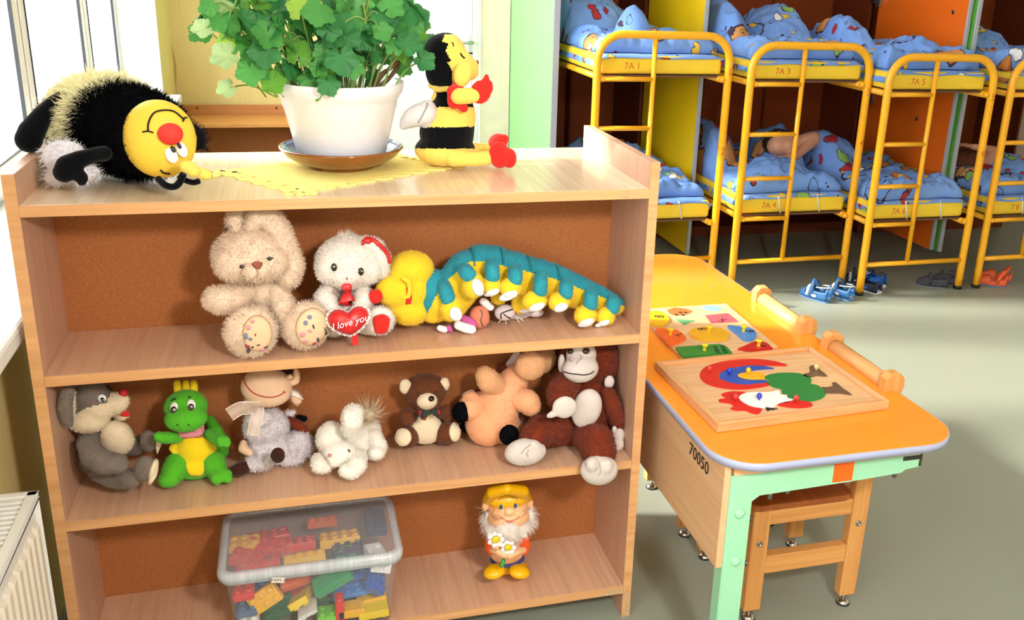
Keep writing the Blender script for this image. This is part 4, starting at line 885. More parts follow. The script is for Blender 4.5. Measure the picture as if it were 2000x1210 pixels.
for x,y,r in tb_:
    c=t.P(x,y,.02); P=[]
    for k in range(13):
        a=PI*(.18+.70*k/12); q=c+Vector((.12*r*t.m*math.cos(a),-r*t.m*1.0*math.cos(a-PI/2)*.0-r*t.m*math.cos(PI/2-a)*0,0)); q=c+Vector((0,-r*t.m*math.cos(a)*1.005*-1 if False else -r*t.m*math.cos(a),r*t.m*math.sin(a)*1.005)); P.append(q)
    MB().tube(P,.0013,seg=5).build('body_seam',mat('teal_seam','1F7284',.9),bd)
hd=t.part('head',YEL,[('e',310,350,0,150,125,130),('e',300,480,0,150,150,140),('e',190,500,-.02,125,115,110),('e',300,620,0,145,125,130),('e',230,600,-.01,110,100,100)],FS)
t.part('nose',REDP,[('e',50,545,-.045,46,46)],FS,vox=.0025,parent=hd,bvh=False)
m_=t.part('lip',YEL,[('c',[(272,468,-.1,14),(308,490,-.1,16),(322,545,-.1,16),(312,600,-.1,14),(270,610,-.1,12)])],None,vox=.002,parent=hd,bvh=False,smooth=2)
t.patch('mouth',[(270,480),(300,500),(313,545),(305,598),(266,602),(272,540)],REDP,parent=hd,lift=.004,rings=4,smooth=False)
for o in [m_]: 
    p,_=t.hit(300,540); dy=p.y-(t.y0-.1); o.location.y+=dy-.006 if dy>0 else dy
legs=[((545,470),(575,560),(600,630),75,92,(630,672),44,52,-.06),((690,350),(725,390),(757,462),72,90,(790,480),40,66,-.07),((890,310),(895,400),(885,465),70,68,(890,516),62,20,-.06),((1060,350),(1060,420),(1025,480),78,68,(1012,540),72,30,-.065),((1245,400),(1240,500),(1200,575),88,70,(1215,620),62,24,-.055),((1430,450),(1425,520),(1375,582),78,68,(1390,622),52,28,-.055),((1605,520),(1605,600),(1568,680),82,76,(1572,732),62,24,-.05),((1770,570),(1765,625),(1710,685),72,68,(1688,738),56,18,-.045)]
for (a,b_,f,rx,rz,so,sx,sy,dy) in legs:
    lgp=t.part('leg',YEL,[('e',f[0],f[1],dy,rx,rz,min(rx,rz)*.95)],FS)
    t.part('leg_strap',TEAL,[('c',[(a[0],a[1],dy*.6,46),((a[0]+b_[0])/2,(a[1]+b_[1])/2,dy*.95,50),(b_[0],b_[1],dy*1.05,50)])],FS,parent=lgp)
    t.oval('sole',so[0],so[1],sx,sy,SOLE,parent=lgp,lift=.003,a=-20,rings=5)
for (f,rx,rz,dy) in (((940,560),58,40,.0),((1095,600),62,66,.0)): t.part('far_leg',YEL,[('e',f[0],f[1],dy,rx,rz)],FS)
t.ball('far_sole',1130,645,44,16,20,SOLE,lift=0)
t.settle()
# -- things peeping out under the caterpillar
def small(name,label,cat,y0,base,parts):
    t=Toy(name,label,cat,y0,Z2,CA,base)
    for nm,m,sh in parts: t.part(nm,m,sh,None,vox=.0025,smooth=3)
    return t
MAG=pl('magenta_plush','C25A9E',.05); GWH=pl('pale_grey_plush','D0C4C8',.1); CORAL=pl('coral_plush','E0846A',.08)
t=small('plush_slipper','tiny white and magenta doll shoe lying in front of the caterpillar, larger of two','doll shoe',.075,(700,780),[('shoe',SOLE,[('c',[(650,725,0,34),(700,745,-.005,36),(745,755,-.005,34)])]),('upper',MAG,[('c',[(690,680,.01,30),(740,705,.008,34),(765,725,.0,20)])])]); t.settle()
t=small('plush_slipper','tiny white and magenta doll shoe lying in front of the caterpillar, smaller of two','doll shoe',.085,(550,780),[('shoe',SOLE,[('c',[(515,745,0,24),(550,755,0,26)])]),('upper',MAG,[('c',[(580,745,0,24),(592,760,.0,20)])])]); t.settle()
t=small('plush_ball','small coral plush ball with a grey seam under the caterpillar','ball',.10,(800,735),[('ball',CORAL,[('e',800,650,0,76,84,70)])]); t.line('seam',[(810,600),(822,630),(812,670),(826,715)],.0016,mat('grey_seam','6A6A60',.9)); t.settle()
t=Toy('plush_mouse','small pale grey plush mouse with whiskers under the caterpillar','plush mouse',.11,Z2,CA,(990,700))
h=t.part('head',GWH,[('e',985,640,0,76,58,60)],None,vox=.0025); t.part('paw',SOLE,[('c',[(830,560,0,30),(880,600,-.01,28)])],None,vox=.0025); t.part('body',GWH,[('e',1080,640,.03,110,50,50),('e',1210,640,.02,60,32,40)],None,vox=.0025)
for P_ in ([(960,680),(958,650),(1000,630),(1040,618)],[(975,650),(1000,668),(1025,680)]): t.line('stitched_face',P_,.0014,THR,parent=h)
g=MB()
for (x,y),(x2,y2) in (((950,685),(932,676)),((965,690),(940,712)),((985,694),(998,722)),((1058,660),(1090,712)),((1062,660),(1118,698))): g.tube([t.P(x,y,-.06),t.P(x2,y2,-.075)],.0008,seg=5)
g.build('whisker',mat('whisker_thread','E6D8C0',.8),h); t.settle()
# ================= third shelf
M5=(100,720,4.4825)
t=Toy('plush_mouse','grey and cream plush mouse with a red nose beside the green dragon','plush mouse',.14,Z3,M5,(560,1040))
F=(140000,.0035,.0009,.1,.6)
cut=[(150,560),(230,482),(330,430),(430,402),(500,395),(520,330),(540,285),(620,250)]
zb_m=below(M5,cut)
zn_=lambda c:1 if zb_m(c) else 0
h=t.part('head',[GRYP,CRM2],[('e',350,330,0,170,175,150),('e',340,530,-.01,185,125,140),('e',430,430,-.01,150,120,130),('c',[(500,400,-.01,110),(585,390,-.015,98),(625,370,-.015,72)]),('e',600,440,-.01,70,45,50)],F,zone=zn_)
t.part('lower_jaw',CRM2,[('c',[(590,500,0,36),(640,512,-.015,34),(675,498,-.02,24)])],F,parent=h)
t.patch('mouth',[(608,488),(650,450),(668,445),(696,478),(690,505),(640,505)],REDP,parent=h,lift=.004,rings=3,n=3)
t.ball('nose',642,308,40,42,36,mat('red_velvet_nose','B81E28',.6),parent=h,lift=.004)
w_=t.ball('eye',458,350,34,38,8,EYW,parent=h,lift=.003,a=20,add=True); t.ball('pupil',462,362,16,22,6,GLS,parent=h,lift=.003,a=20)
t.line('eyebrow',[(490,245),(520,255),(545,275)],.002,THR,parent=h)
t.part('ear',CRM2,[('c',[(180,300,-.07,45),(170,430,-.075,52),(180,530,-.07,42)])],F)
t.part('ear_back',GRYP,[('c',[(160,285,-.082,55),(130,420,-.087,66),(155,560,-.08,52)])],F)
b_=t.part('body',[GRYP],[('c',[(400,700,.01,150),(475,810,.01,185),(500,890,.0,140)]),('e',430,900,0,180,105,140)],F)
t.part('belly',CRM2,[('e',590,690,-.02,140,175,110,-18)],F,parent=b_)
t.part('arm',GRYP,[('c',[(320,750,-.07,80),(370,850,-.09,105),(470,910,-.105,108),(580,920,-.11,92),(600,920,-.11,85)])],F)
l=t.part('leg',GRYP,[('c',[(400,1000,-.045,70),(560,1050,-.06,90),(700,1050,-.08,95)]),('e',830,960,-.095,95,125,70,10)],F)
t.patch('foot_sole',[(925,875),(948,900),(945,970),(925,1040),(880,1100),(860,1085),(865,1010),(890,930)],CRM2,parent=l,lift=.005,rings=4)
for P_ in ([(935,930),(948,930),(946,975),(936,985)],[(882,1028),(920,1012),(915,1038),(880,1055)]): t.patch('red_applique',P_,REDP,parent=l,lift=.009,rings=2,n=2)
l=t.part('far_leg',GRYP,[('c',[(640,780,.04,80),(760,760,.03,85),(840,720,.02,80)]),('e',860,720,.0,80,115,60)],F); t.patch('far_sole',[(940,640),(985,650),(990,700),(960,780),(935,830),(925,760)],CRM2,parent=l,lift=.004,rings=3)
t.ball('red_bow',245,190,22,24,20,REDP,parent=h,lift=.003); t.settle()
# -- dragon
t=Toy('plush_dragon','green plush dragon with a yellow belly and yellow crown','plush dragon',.13,Z3,M5,(1260,1000))
FG=(170000,.002,.0008,.0,.6)
h=t.part('head',GRN,[('e',1180,330,0,190,160,150),('e',1180,430,-.03,185,120,130)],FG)
for x,w_ in ((1105,36),(1180,34),(1250,36)): t.part('crown_spike',YGR,[('c',[(x*.9+118,220,.02,w_),(x,150,.02,w_),(x-2,120,.02,w_*.9)])],FG,parent=h,vox=.003)
for x,y,rx,rz in ((1077,338,34,52),(1227,314,36,52)):
    t.ball('eye',x,y,rx,rz,12,EYW,parent=h,lift=.002,add=True,a=0); o=t.ball('pupil',x-3,y+18,26,31,8,mat('brown_iris','2A1612',.15,.7),parent=h,lift=.004,add=True); t.ball('eye_glint',x,y+12,7,7,4,EYW,parent=h,lift=.005)
for a in ([(1058,278),(1075,264),(1096,262)],[(1198,244),(1210,246),(1222,248)]): t.line('eyebrow',a,.0016,THR,parent=h,lift=.002)
for x in (1105,1203): t.ball('nostril',x,485,7,8,4,THR,parent=h,lift=.001)
t.line('head_seam',[(1148,380),(1150,430),(1150,480),(1155,540)],.0007,pl('light_green','7CCB4A'),parent=h)
b_=t.part('body',GRN,[('e',1270,700,.01,180,190,140),('e',1260,850,0,210,110,150),('e',1240,570,.01,120,80,100)],FG)
t.patch('belly',[(1110,598),(1225,590),(1340,592),(1400,640),(1455,690),(1400,770),(1350,830),(1330,925),(1270,935),(1205,920),(1170,840),(1100,770),(1030,700),(1065,640)],YGR,parent=b_,lift=.002,rings=9,n=3)
t.patch('bow_tie',[(1128,560),(1170,555),(1215,575),(1270,535),(1315,512),(1320,545),(1300,580),(1240,585),(1205,588),(1140,590)],PNK,parent=b_,lift=.016,rings=4,thick=.008)
t.part('arm',GRN,[('c',[(1110,600,-.01,50),(1040,600,-.03,56),(960,595,-.045,52),(930,585,-.05,40)])],FG)
t.part('arm',GRN,[('c',[(1390,560,-.01,50),(1430,600,-.03,54),(1470,620,-.045,60)]),('c',[(1480,620,-.06,42),(1485,650,-.065,34)]),('c',[(1530,620,-.055,40),(1540,660,-.06,32)])],FG)
t.part('leg',GRN,[('c',[(1100,830,-.01,110),(1070,900,-.03,110)]),('e',1030,965,-.05,95,75,80)],FG)
t.part('leg',GRN,[('c',[(1420,820,-.01,110),(1450,890,-.03,95)]),('e',1470,930,-.045,90,75,70),('c',[(1440,950,-.06,50),(1450,985,-.065,34)]),('c',[(1540,920,-.05,48),(1545,960,-.06,42)])],FG)
t.part('tail',GRN,[('c',[(1390,440,.05,45),(1430,520,.05,60),(1480,620,.05,70),(1500,720,.05,60)])],FG); t.settle()
# -- cow doll
M6=(440,710,5.0)
t=Toy('cow_doll','beige-faced cloth cow doll in a fuzzy white suit with a sheer ribbon','doll',.15,Z3,M6,(500,1060))
h=t.part('head',BEI,[('e',405,250,0,250,200,190,8),('e',430,330,-.01,210,115,150,0)],None,smooth=8)
t.line('smile',[(182,130),(195,200),(230,262),(285,310),(340,335),(430,350),(500,342),(550,320),(578,296)],.0013,RTH,parent=h); t.line('smile_end',[(572,290),(585,305)],.0013,RTH,parent=h)
t.part('horn',BEI,[('c',[(640,215,0,35),(690,190,0,42),(702,130,0,36),(690,90,0,28)])],None,parent=h)
t.part('ear',BEI,[('c',[(600,160,-.01,20),(635,150,-.02,30)])],None,vox=.003,parent=h)
t.part('hair',DBR,[('e',610,95,.02,60,40,40)],(90000,.008,.0012,0,.5),parent=h)
FB=(120000,.0065,.0013,.1,.9)
t.part('fuzzy_ear',LAMBW,[('c',[(665,310,0,32),(700,360,0,48),(700,390,0,34)])],FB,parent=h); t.patch('inner_ear',[(640,335),(700,350),(750,385),(710,415),(660,390)],BEI,parent=h,lift=.004,rings=3)
SUIT=mat('fuzzy_white_chenille','DAD2D8',.95,.1,noise=(90,.22,(1,1,1)),bump=(300,.6))
b_=t.part('suit',SUIT,[('e',400,640,0,220,200,160),('e',440,840,0,240,160,170),('e',700,820,.01,170,160,140),('c',[(380,980,-.03,85),(260,1000,-.05,75)]),('e',330,560,-.02,140,90,100),('e',640,950,-.01,150,60,100)],FB,vox=.0035)
t.part('foot',DBR,[('c',[(240,1010,-.05,68),(150,1050,-.055,72),(110,1060,-.055,62)])],None)
t.part('hand',DBR,[('e',515,918,-.11,72,88,45)],None); t.part('arm',BRN2,[('c',[(610,560,.03,40),(700,620,.02,60),(770,660,.02,50)])],None); t.part('hoof',BLKV,[('c',[(710,540,.05,30),(770,560,.05,42)])],None)
t.part('hand',BEI,[('c',[(180,800,-.02,40),(170,850,-.03,48),(240,890,-.04,42)])],None); t.part('foot',DBR,[('e',850,800,.03,30,60,30)],None)
t.part('collar_tuft',SUIT,[('e',640,500,.0,60,30,40),('e',210,395,0,40,25,30)],FB)
SHR=bpy.data.materials.new('sheer_ribbon'); SHR.use_nodes=True; nt=SHR.node_tree; bb=nt.nodes['Principled BSDF']; bb.inputs['Base Color'].default_value=lin('F2D8C8'); bb.inputs['Alpha'].default_value=.3; bb.inputs['Roughness'].default_value=.4
def ribbon(pts,w_,nm):
    pts=smoothpts(pts,6); V=[];F=[]; 
    for i,p in enumerate(pts):
        d=(pts[min(i+1,len(pts)-1)]-pts[max(0,i-1)]).normalized(); s_=d.cross(Vector((.2,.95,-.2))).normalized()*w_/2; V+=[p-s_,p+s_]
    F=[(2*i,2*i+1,2*i+3,2*i+2) for i in range(len(pts)-1)]; g=MB(); g.add(V,F,0,True); o=g.build(nm,SHR,t.root,solid=.0006)
    for k in (0,1): gg=MB(); gg.tube(V[k::2],.0009,seg=5); gg.build('ribbon_edge',mat('ribbon_edge','F6DCCC',.4),o)
ribbon([t.P(330,450,-.13),t.P(240,455,-.15),t.P(140,465,-.155),t.P(40,525,-.16)],.026,'ribbon'); ribbon([t.P(325,450,-.13),t.P(310,560,-.15),t.P(285,640,-.155),t.P(270,730,-.16)],.022,'ribbon')
t.settle()
# -- white lamb
t=Toy('plush_lamb','small ivory plush lamb lying with its head down beside the teddy bear','plush lamb',.11,Z3,M6,(1150,1100))
F=(170000,.0045,.0008,.15,.4)
h=t.part('head',LAMBW,[('e',1040,720,0,150,170,140),('e',1120,850,-.03,160,120,120),('e',1080,930,-.05,90,65,70)],F)
t.part('ear',LAMBW,[('c',[(1210,640,-.05,70),(1235,560,-.055,95),(1240,500,-.05,100),(1250,470,-.045,90)])],F)
t.part('body',LAMBW,[('c',[(1200,800,.02,150),(1350,700,.05,140),(1400,640,.06,120)]),('e',1330,820,.02,120,120,120)],F)
t.part('hind_leg',LAMBW,[('c',[(1450,700,.03,80),(1490,800,.01,90)]),('e',1470,860,-.01,90,70,80)],F)
t.part('front_leg',LAMBW,[('c',[(1300,900,-.03,85),(1280,980,-.06,95)]),('e',1210,1040,-.075,105,70,80,20)],F)
t.part('front_leg',LAMBW,[('c',[(900,920,-.03,60),(920,980,-.05,78)]),('e',970,1005,-.05,70,50,60)],F)
t.part('tail',TAN if False else CRM2,[('e',1400,480,.05,60,70,50)],(160000,.034,.0011,-.30,.45))
t.ball('eye',1205,838,9,18,6,GLS,parent=h,lift=.004,a=30); t.patch('nose',[(1000,880),(1025,870),(1040,885),(1020,900)],PNK,parent=h,lift=.003,rings=2)
t.line('mouth_seam',[(1005,890),(1010,925),(1040,965)],.001,mat('seam_cream','D8C8B0',.9),parent=h,lift=.003); t.settle()
# -- brown teddy
M7=(740,670,3.846)
t=Toy('teddy_bear','small brown teddy bear with a tartan bow tie and cream belly on the third shelf','teddy bear',.172,Z3,M7,(360,780))
F=(160000,.0035,.0009,.05,.6)
h=t.part('head',BRN,[('e',350,370,0,155,125,125),('e',360,450,-.015,105,75,85)],F)
for (x,y,a,b_) in ((200,338,46,60),(492,322,40,56)): o=t.part('ear',CRM2,[('e',x,y,-.01,a,b_,25)],FG,vox=.003,parent=h)
t.part('muzzle',CRM2,[('e',362,445,-.035,75,66,55)],FG,vox=.003,parent=h)
t.ball('nose',393,430,22,21,16,GLS,parent=h,lift=.002); 
for x,y in ((300,396),(425,385)): t.ball('eye',x,y,11,12,8,GLS,parent=h,lift=.003)
b_=t.part('body',BRN,[('e',350,650,.01,145,120,105)],F); t.part('belly',CRM2,[('e',355,660,-.015,125,115,80),('e',360,560,-.015,60,50,50)],FG,vox=.003,parent=b_)
t.part('arm',BRN,[('c',[(250,540,-.01,50),(215,555,-.02,58),(215,580,-.025,52)])],F); t.part('arm',BRN,[('c',[(470,540,-.01,42),(500,520,-.02,46),(515,560,-.02,40)])],F)
l=t.part('leg',BRN,[('c',[(260,700,-.01,70),(215,715,-.03,78)])],F); t.oval('foot_sole',183,718,62,66,CRM2,parent=l,lift=.004)
l=t.part('leg',BRN,[('c',[(470,690,-.01,75),(520,685,-.03,85)])],F); t.oval('foot_sole',568,678,40,72,CRM2,parent=l,lift=.004)
TRT=mat('tartan_red','A82A2E',.7,noise=(70,.5,(1,1,1))); TRG=mat('tartan_green','2C3A34',.7,noise=(70,.5,(1,1,1)))
bw=t.part('bow_tie',TRG,[('e',378,535,-.065,22,20,14)],None,vox=.002,bvh=False)
for P_,m_ in (([(375,520),(310,508),(295,545),(320,585),(350,590),(370,550)],TRG),([(385,525),(440,500),(462,520),(450,555),(415,558)],TRG),([(305,510),(298,545),(310,560),(320,520)],TRT),([(330,588),(345,592),(360,565),(335,570)],TRT),([(448,505),(462,522),(450,552),(440,530)],TRT)):
    V=[t.P(x,y,-.068-(.003 if m_ is TRT else 0)) for x,y in P_]; g=MB(); g.add([tuple(v) for v in V],[tuple(range(len(V)))]); g.build('bow_loop',m_,bw,solid=.005,bevel=.001)
t.settle()
# -- peach cow upside down
t=Toy('plush_piglet','peach plush piglet with black trotters leaning on its side against the monkey','plush piglet',.15,Z3,M7,(880,740))
F=(160000,.003,.0009,.0,.6)
b_=t.part('body',PCH,[('c',[(1040,270,.01,90),(960,380,0,125),(900,480,0,160),(860,590,0,170),(820,620,0,165)]),('c',[(930,640,0,130),(960,680,-.01,90)]),('e',760,480,.01,90,90,80)],F)
h=t.part('head',TAN,[('e',1200,140,.03,130,110,110)],F); t.part('snout',TAN,[('e',1140,190,-.03,112,108,75)],F,parent=h)
t.part('arm',TAN,[('c',[(880,340,-.02,70),(820,300,-.03,82),(795,265,-.03,65)])],F); t.part('arm',PCH,[('c',[(1050,440,-.03,75),(1115,460,-.045,85),(1140,490,-.045,75)])],F)
WR=mat('red_white_check','E2C8C0',.8,noise=(30,.2,(1,1,1)))
l=t.part('leg',PCH,[('c',[(740,500,.0,80),(680,510,-.01,85)]),('e',690,430,.0,60,45,50)],F); t.part('trotter',BLK,[('e',622,540,-.02,68,78,60)],F,parent=l)
l=t.part('leg',PCH,[('c',[(930,660,-.02,75),(965,685,-.055,72)])],F); t.part('trotter',BLK,[('e',978,712,-.075,72,76,55)],F,parent=l)
t.part('tail',BLK,[('c',[(640,650,.02,34),(700,690,.02,30),(740,680,.03,24)])],F); 
for sh in (('c',[(980,180,.05,30),(1040,110,.05,34)]),('c',[(1270,200,.04,30),(1310,130,.04,30)]),('c',[(1060,580,.03,28),(1075,640,.03,26)]),('c',[(650,420,.03,30),(700,390,.03,26)])): t.part('cloth_patch',WR,[sh],None)


for sh in (('c',[(930,200,.06,34),(1020,150,.06,34)]),('c',[(1290,230,.06,24),(1320,180,.06,24)]),('e',760,380,.05,40,24,24),('e',1050,660,.04,26,26,24)): t.part('red_patch',BRN2,[sh],F)
t.settle()
# -- monkey
t=Toy('plush_monkey','big chestnut plush monkey with pale face, hands and feet','plush monkey',.10,Z3,M7,(1400,800))
F=(150000,.006,.0011,.15,.6); FD=pl('pale_felt','D2C6C0',.08)
h=t.part('head',BRN2,[('e',1600,120,.05,200,200,170),('e',1500,100,.03,130,130,130)],F)
f_=t.part('face',FD,[('e',1515,190,-.03,130,100,90),('e',1520,90,-.01,110,110,80)],None,parent=h,smooth=6)
t.part('ear',FD,[('e',1372,150,.0,26,75,30),('e',1730,290,-.01,40,52,24)],None,vox=.003,parent=h)
t.line('smile',[(1388,212),(1440,226),(1480,230),(1540,236),(1590,225),(1612,208)],.0014,THR,parent=f_)
t.line('nose_crease',[(1512,85),(1520,115),(1495,140),(1485,155)],.0016,mat('crease','B8A8A2',.9),parent=f_); t.line('nose_crease',[(1448,105),(1435,125),(1450,140)],.0016,mat('crease','B8A8A2',.9),parent=f_)
t.ball('eye',1555,58,26,22,18,mat('brown_glass','3A2418',.1,.7),parent=f_,lift=.003); t.ball('eye',1440,60,22,20,16,mat('brown_glass','3A2418',.1,.7),parent=f_,lift=.003)
b_=t.part('body',BRN2,[('e',1560,480,.02,200,220,150),('e',1500,620,.02,230,130,150)],F)
t.part('belly',FD,[('e',1560,490,-.045,112,150,60,10)],None,parent=b_,smooth=6)
t.part('arm',BRN2,[('c',[(1420,300,-.01,90),(1370,370,-.035,100),(1360,410,-.05,85)])],F); t.part('hand',FD,[('e',1395,480,-.11,88,80,34,20),('e',1310,530,-.11,52,24,24,-20)],None,vox=.003,smooth=6)
t.part('arm',BRN2,[('c',[(1720,380,-.02,50),(1760,470,-.03,56),(1790,570,-.03,52),(1800,610,-.03,45)])],F); t.part('hand',FD,[('e',1795,690,-.04,50,68,36),('e',1800,760,-.05,42,52,32),('e',1768,650,-.055,20,34,20)],None,vox=.003)
l=t.part('leg',BRN2,[('c',[(1350,640,-.01,115),(1230,650,-.03,110),(1170,700,-.05,100)])],F); ft=t.part('foot',FD,[('e',1100,815,-.075,148,98,80),('e',1150,770,-.085,60,45,45)],None,smooth=6)
l=t.part('leg',BRN2,[('c',[(1560,690,-.04,105),(1630,740,-.075,125),(1650,800,-.09,120)])],F); t.part('foot',FD,[('e',1655,950,-.125,138,112,75,12),('e',1600,910,-.14,48,52,45),('e',1700,925,-.14,55,60,45)],None,smooth=6)
for pts in ([(1140,760),(1090,800),(1070,830)],[(1125,800),(1110,830),(1120,850)]): t.line('toe_stitch',pts,.0014,mat('crease','B8A8A2',.9),parent=l)
for pts in ([(1655,890),(1665,960),(1645,990)],): t.line('toe_stitch',pts,.0014,mat('crease','B8A8A2',.9),parent=l)

# ------------------------------------------------------------------ top of the bookcase: bee cushion
K1=(0,0,2.75); YLF=pl('long_yellow_pile','FFF8CC',.1); FACE=mat('yellow_satin_face','F6CE48',.5,.3,noise=(12,.08,(1,1,1))); GHO=pl('white_fluff','E9E6F0',.08)
t=Toy('plush_bee','big round plush bee with a yellow face and red nose lying on its side','plush bee',.14,Z1,K1,(760,1000))
ax=[(800,735,-.005,245),(700,705,.06,275),(600,670,.12,275),(470,640,.17,250),(360,620,.215,205),(290,620,.24,150)]
FBK=(70000,.013,.0014,.05,.5); FYL=(70000,.024,.0017,.1,.42)
t.part('body',BLK,[('c',[(790,735,.0,240),(720,715,.04,268),(640,690,.085,268)])],FBK,vox=.006,smooth=8)
t.part('fuzzy_band',YLF,[('c',[(600,655,.12,262),(520,640,.155,245),(445,620,.19,195)])],FYL,vox=.006,smooth=8)
t.part('rear',BLK,[('c',[(400,640,.20,185),(360,650,.215,160)])],FBK,vox=.006,smooth=8)
fc=t.part('face',FACE,[('e',858,752,-.055,198,222,150,0)],None,vox=.005,smooth=8)
# gathered rim of the face and its stitching
g=MB()
t.ball('nose',915,725,66,60,48,mat('red_fleece_nose','F03A34',.6,.3,noise=(30,.06,(1,1,1))),parent=fc,lift=.006)
FTH=mat('black_stitching','20180C',.8)
t.line('stitched_smile',[(798,710),(800,665),(828,615),(880,600),(935,608),(988,652)],.0018,FTH,parent=fc,lift=.002); t.line('smile_end',[(768,715),(795,710),(826,718)],.0016,FTH,parent=fc,lift=.002); t.line('smile_end',[(980,660),(984,642),(1000,640)],.0016,FTH,parent=fc,lift=.002)
t.line('stitched_brow',[(864,915),(880,930),(912,935)],.0018,FTH,parent=fc,lift=.002)
t.ball('eye',921,838,31,46,8,EYW,parent=fc,lift=.004,a=18,add=True); t.ball('eye',974,808,28,44,8,EYW,parent=fc,lift=.005,a=18,add=True)
t.ball('pupil',929,808,11,20,5,BLACK,parent=fc,lift=.004,a=18); t.ball('pupil',963,788,10,18,5,BLACK,parent=fc,lift=.004,a=18)
t.part('wing',GHO,[('e',350,850,-.0,125,100,50),('e',410,930,-.02,130,60,50),('e',300,960,-.01,60,55,40)],(60000,.012,.0012,.2,.7),vox=.005)
t.part('arm',BLKV,[('c',[(560,830,-.06,45),(500,840,-.075,42),(430,860,-.085,48),(360,895,-.09,58),(345,930,-.09,58)]),('c',[(400,930,-.09,44),(445,960,-.095,32),(440,985,-.095,24)])],None,smooth=6)
t.part('arm',BLKV,[('c',[(1030,700,-.03,40),(1070,740,-.035,40),(1078,780,-.035,34)])],FBK,smooth=4)
t.part('leg',BLKV,[('c',[(350,510,.12,30),(290,555,.11,42),(225,630,.09,56),(170,715,.075,74),(155,755,.07,76)])],None,smooth=6)
a1=MB(); a1.tube(smoothpts([t.P(x,y,d) for x,y,d in ((850,965,-.11),(890,1000,-.13),(935,1008,-.135),(965,985,-.14),(985,940,-.145))],6),.0065,seg=10); a1=a1.build('antenna',BLKV,t.root)
a2=MB(); a2.tube(smoothpts([t.P(x,y,d) for x,y,d in ((960,950,-.10),(1000,975,-.105),(1040,985,-.11),(1068,978,-.115))],6),.0055,seg=10); a2=a2.build('antenna',BLKV,t.root)
t.part('antenna_ball',YELB,[('e',1000,900,-.155,36,34),('e',1040,925,-.16,36,34),('e',1020,888,-.155,26,22)],None,vox=.003,parent=a1); t.part('antenna_ball',YELB,[('c',[(1080,935,-.15,34),(1110,945,-.155,32)])],None,vox=.003,parent=a2)
t.settle()
# ------------------------------------------------------------------ doily
dn=Vector((.473,.019)); dl=Vector((.310,.251)); dr_=Vector((.845,.262)); df=dl+dr_-dn; DO=mat('yellow_felt_doily','FBEA8C',.85,.15,noise=(40,.06,(1,1,1)))
e=empty('doily',(.58,.25,Z1),'yellow felt doily with a cut-out leafy border lying under the plant saucer','doily')
cor=[dn,dr_,df,dl]; cen=sum(cor,Vector((0,0)))/4
def insetq(q,d): return [p+((cen-p).normalized())*d*1.35 for p in q]
MB().prism([tuple(p) for p in insetq(cor,.034)],Z1+.0003,Z1+.0030).build('field',DO,e)
g=MB(); rnd=random.Random(4)
for i in range(4):
    a,b_=cor[i],cor[(i+1)%4]; L_=(b_-a).length; d=(b_-a)/L_; nrm=Vector((-d.y,d.x)); nrm=nrm if nrm.dot(cen-a)>0 else -nrm; n=int(L_/.024)
    for row,(o_,ln_,wd_) in enumerate(((.012,.016,.0075),(.030,.014,.0065),(.022,.010,.0045))):
        for k in range(n+1):
            c=a+d*(L_*(k+(.5 if row else 0))/n)+nrm*o_*(1 if 0<k<n else 1.25); an=math.atan2(d.y,d.x)+(-1)**k*.75+rnd.uniform(-.3,.3)+(PI/2 if row==2 else 0)
            P=[]
            for q in range(10):
                u=2*PI*q/10; x=ln_*math.cos(u); y=wd_*math.sin(u)*(1-.35*math.cos(u)); P.append((c.x+x*math.cos(an)-y*math.sin(an),c.y+x*math.sin(an)+y*math.cos(an)))
            g.prism(P,Z1+.0003+row*.0002,Z1+.0032+row*.0002)
g.build('cut_out_border',DO,e)
# ------------------------------------------------------------------ saucer, pot, geranium
PC=(.580,.285); zs=Z1+.0036
e=empty('saucer',(PC[0],PC[1],zs),'brown glazed ceramic saucer with a dark patterned rim under the white pot','saucer')
g=MB(); prof=[(0,.004),(.066,.004),(.068,0),(.072,0),(.074,.006),(.100,.014),(.122,.028),(.131,.040),(.134,.043),(.134,.046),(.129,.0465)]; g.lathe(prof,(PC[0],PC[1],zs),56); g.build('dish',mat('brown_glaze','8A4A14',.12,.7,noise=(20,.25,(1,1,1)),coat=.5),e)
g=MB(); g.lathe([(.130,.0468),(.120,.036),(.100,.020),(.074,.0105),(0,.0095)],(PC[0],PC[1],zs),56); g.build('glazed_inside',mat('blue_grey_glaze','5A6A86',.12,.7,noise=(60,.5,(1,1,1)),coat=.5),e)
g=MB()
for k in range(60): a=2*PI*k/60; g.ell((PC[0]+.1245*math.cos(a),PC[1]+.1245*math.sin(a),zs+.0425),(.0022,.0042,.0012),Matrix.Rotation(a,3,'Z'),seg=8,rings=4)
g.build('rim_pattern',mat('pale_glaze','C8CCD8',.2),e)
e=empty('potted_geranium',(PC[0],PC[1],zs+.012),'leafy green geranium in a white plastic pot on the bookcase top','potted plant')
zp=zs+.0105; H=1.279-zp; PW=mat('white_pot_plastic','F0EEF2',.3,.5,noise=(3,.02,(1,1,1)))
g=MB(); g.lathe([(0,0),(.088,0),(.092,.004),(.119,H-.056),(.121,H-.054),(.123,H-.036),(.126,H-.034),(.128,H-.028),(.134,H-.022),(.138,H-.002),(.136,H),(.129,H-.001),(.125,H-.02),(.122,H-.03)],(PC[0],PC[1],zp),64); pot=g.build('pot',PW,e)
g=MB(); g.lathe([(.1225,-.0)]+[(.122*(1-k/8),.004*math.sin(k*2)) for k in range(1,9)],(PC[0],PC[1],zp+H-.03),32); g.build('soil',mat('dark_soil','4A3424',.95,.1,noise=(80,.5,(1,1,1)),bump=(120,1)),pot)
STM=mat('woody_stem','7A5A3C',.8,noise=(40,.3,(1,1,1))); GST=mat('green_stem','8AA85A',.6)
K2=(380,0,3.024); zt_=zp+H-.03
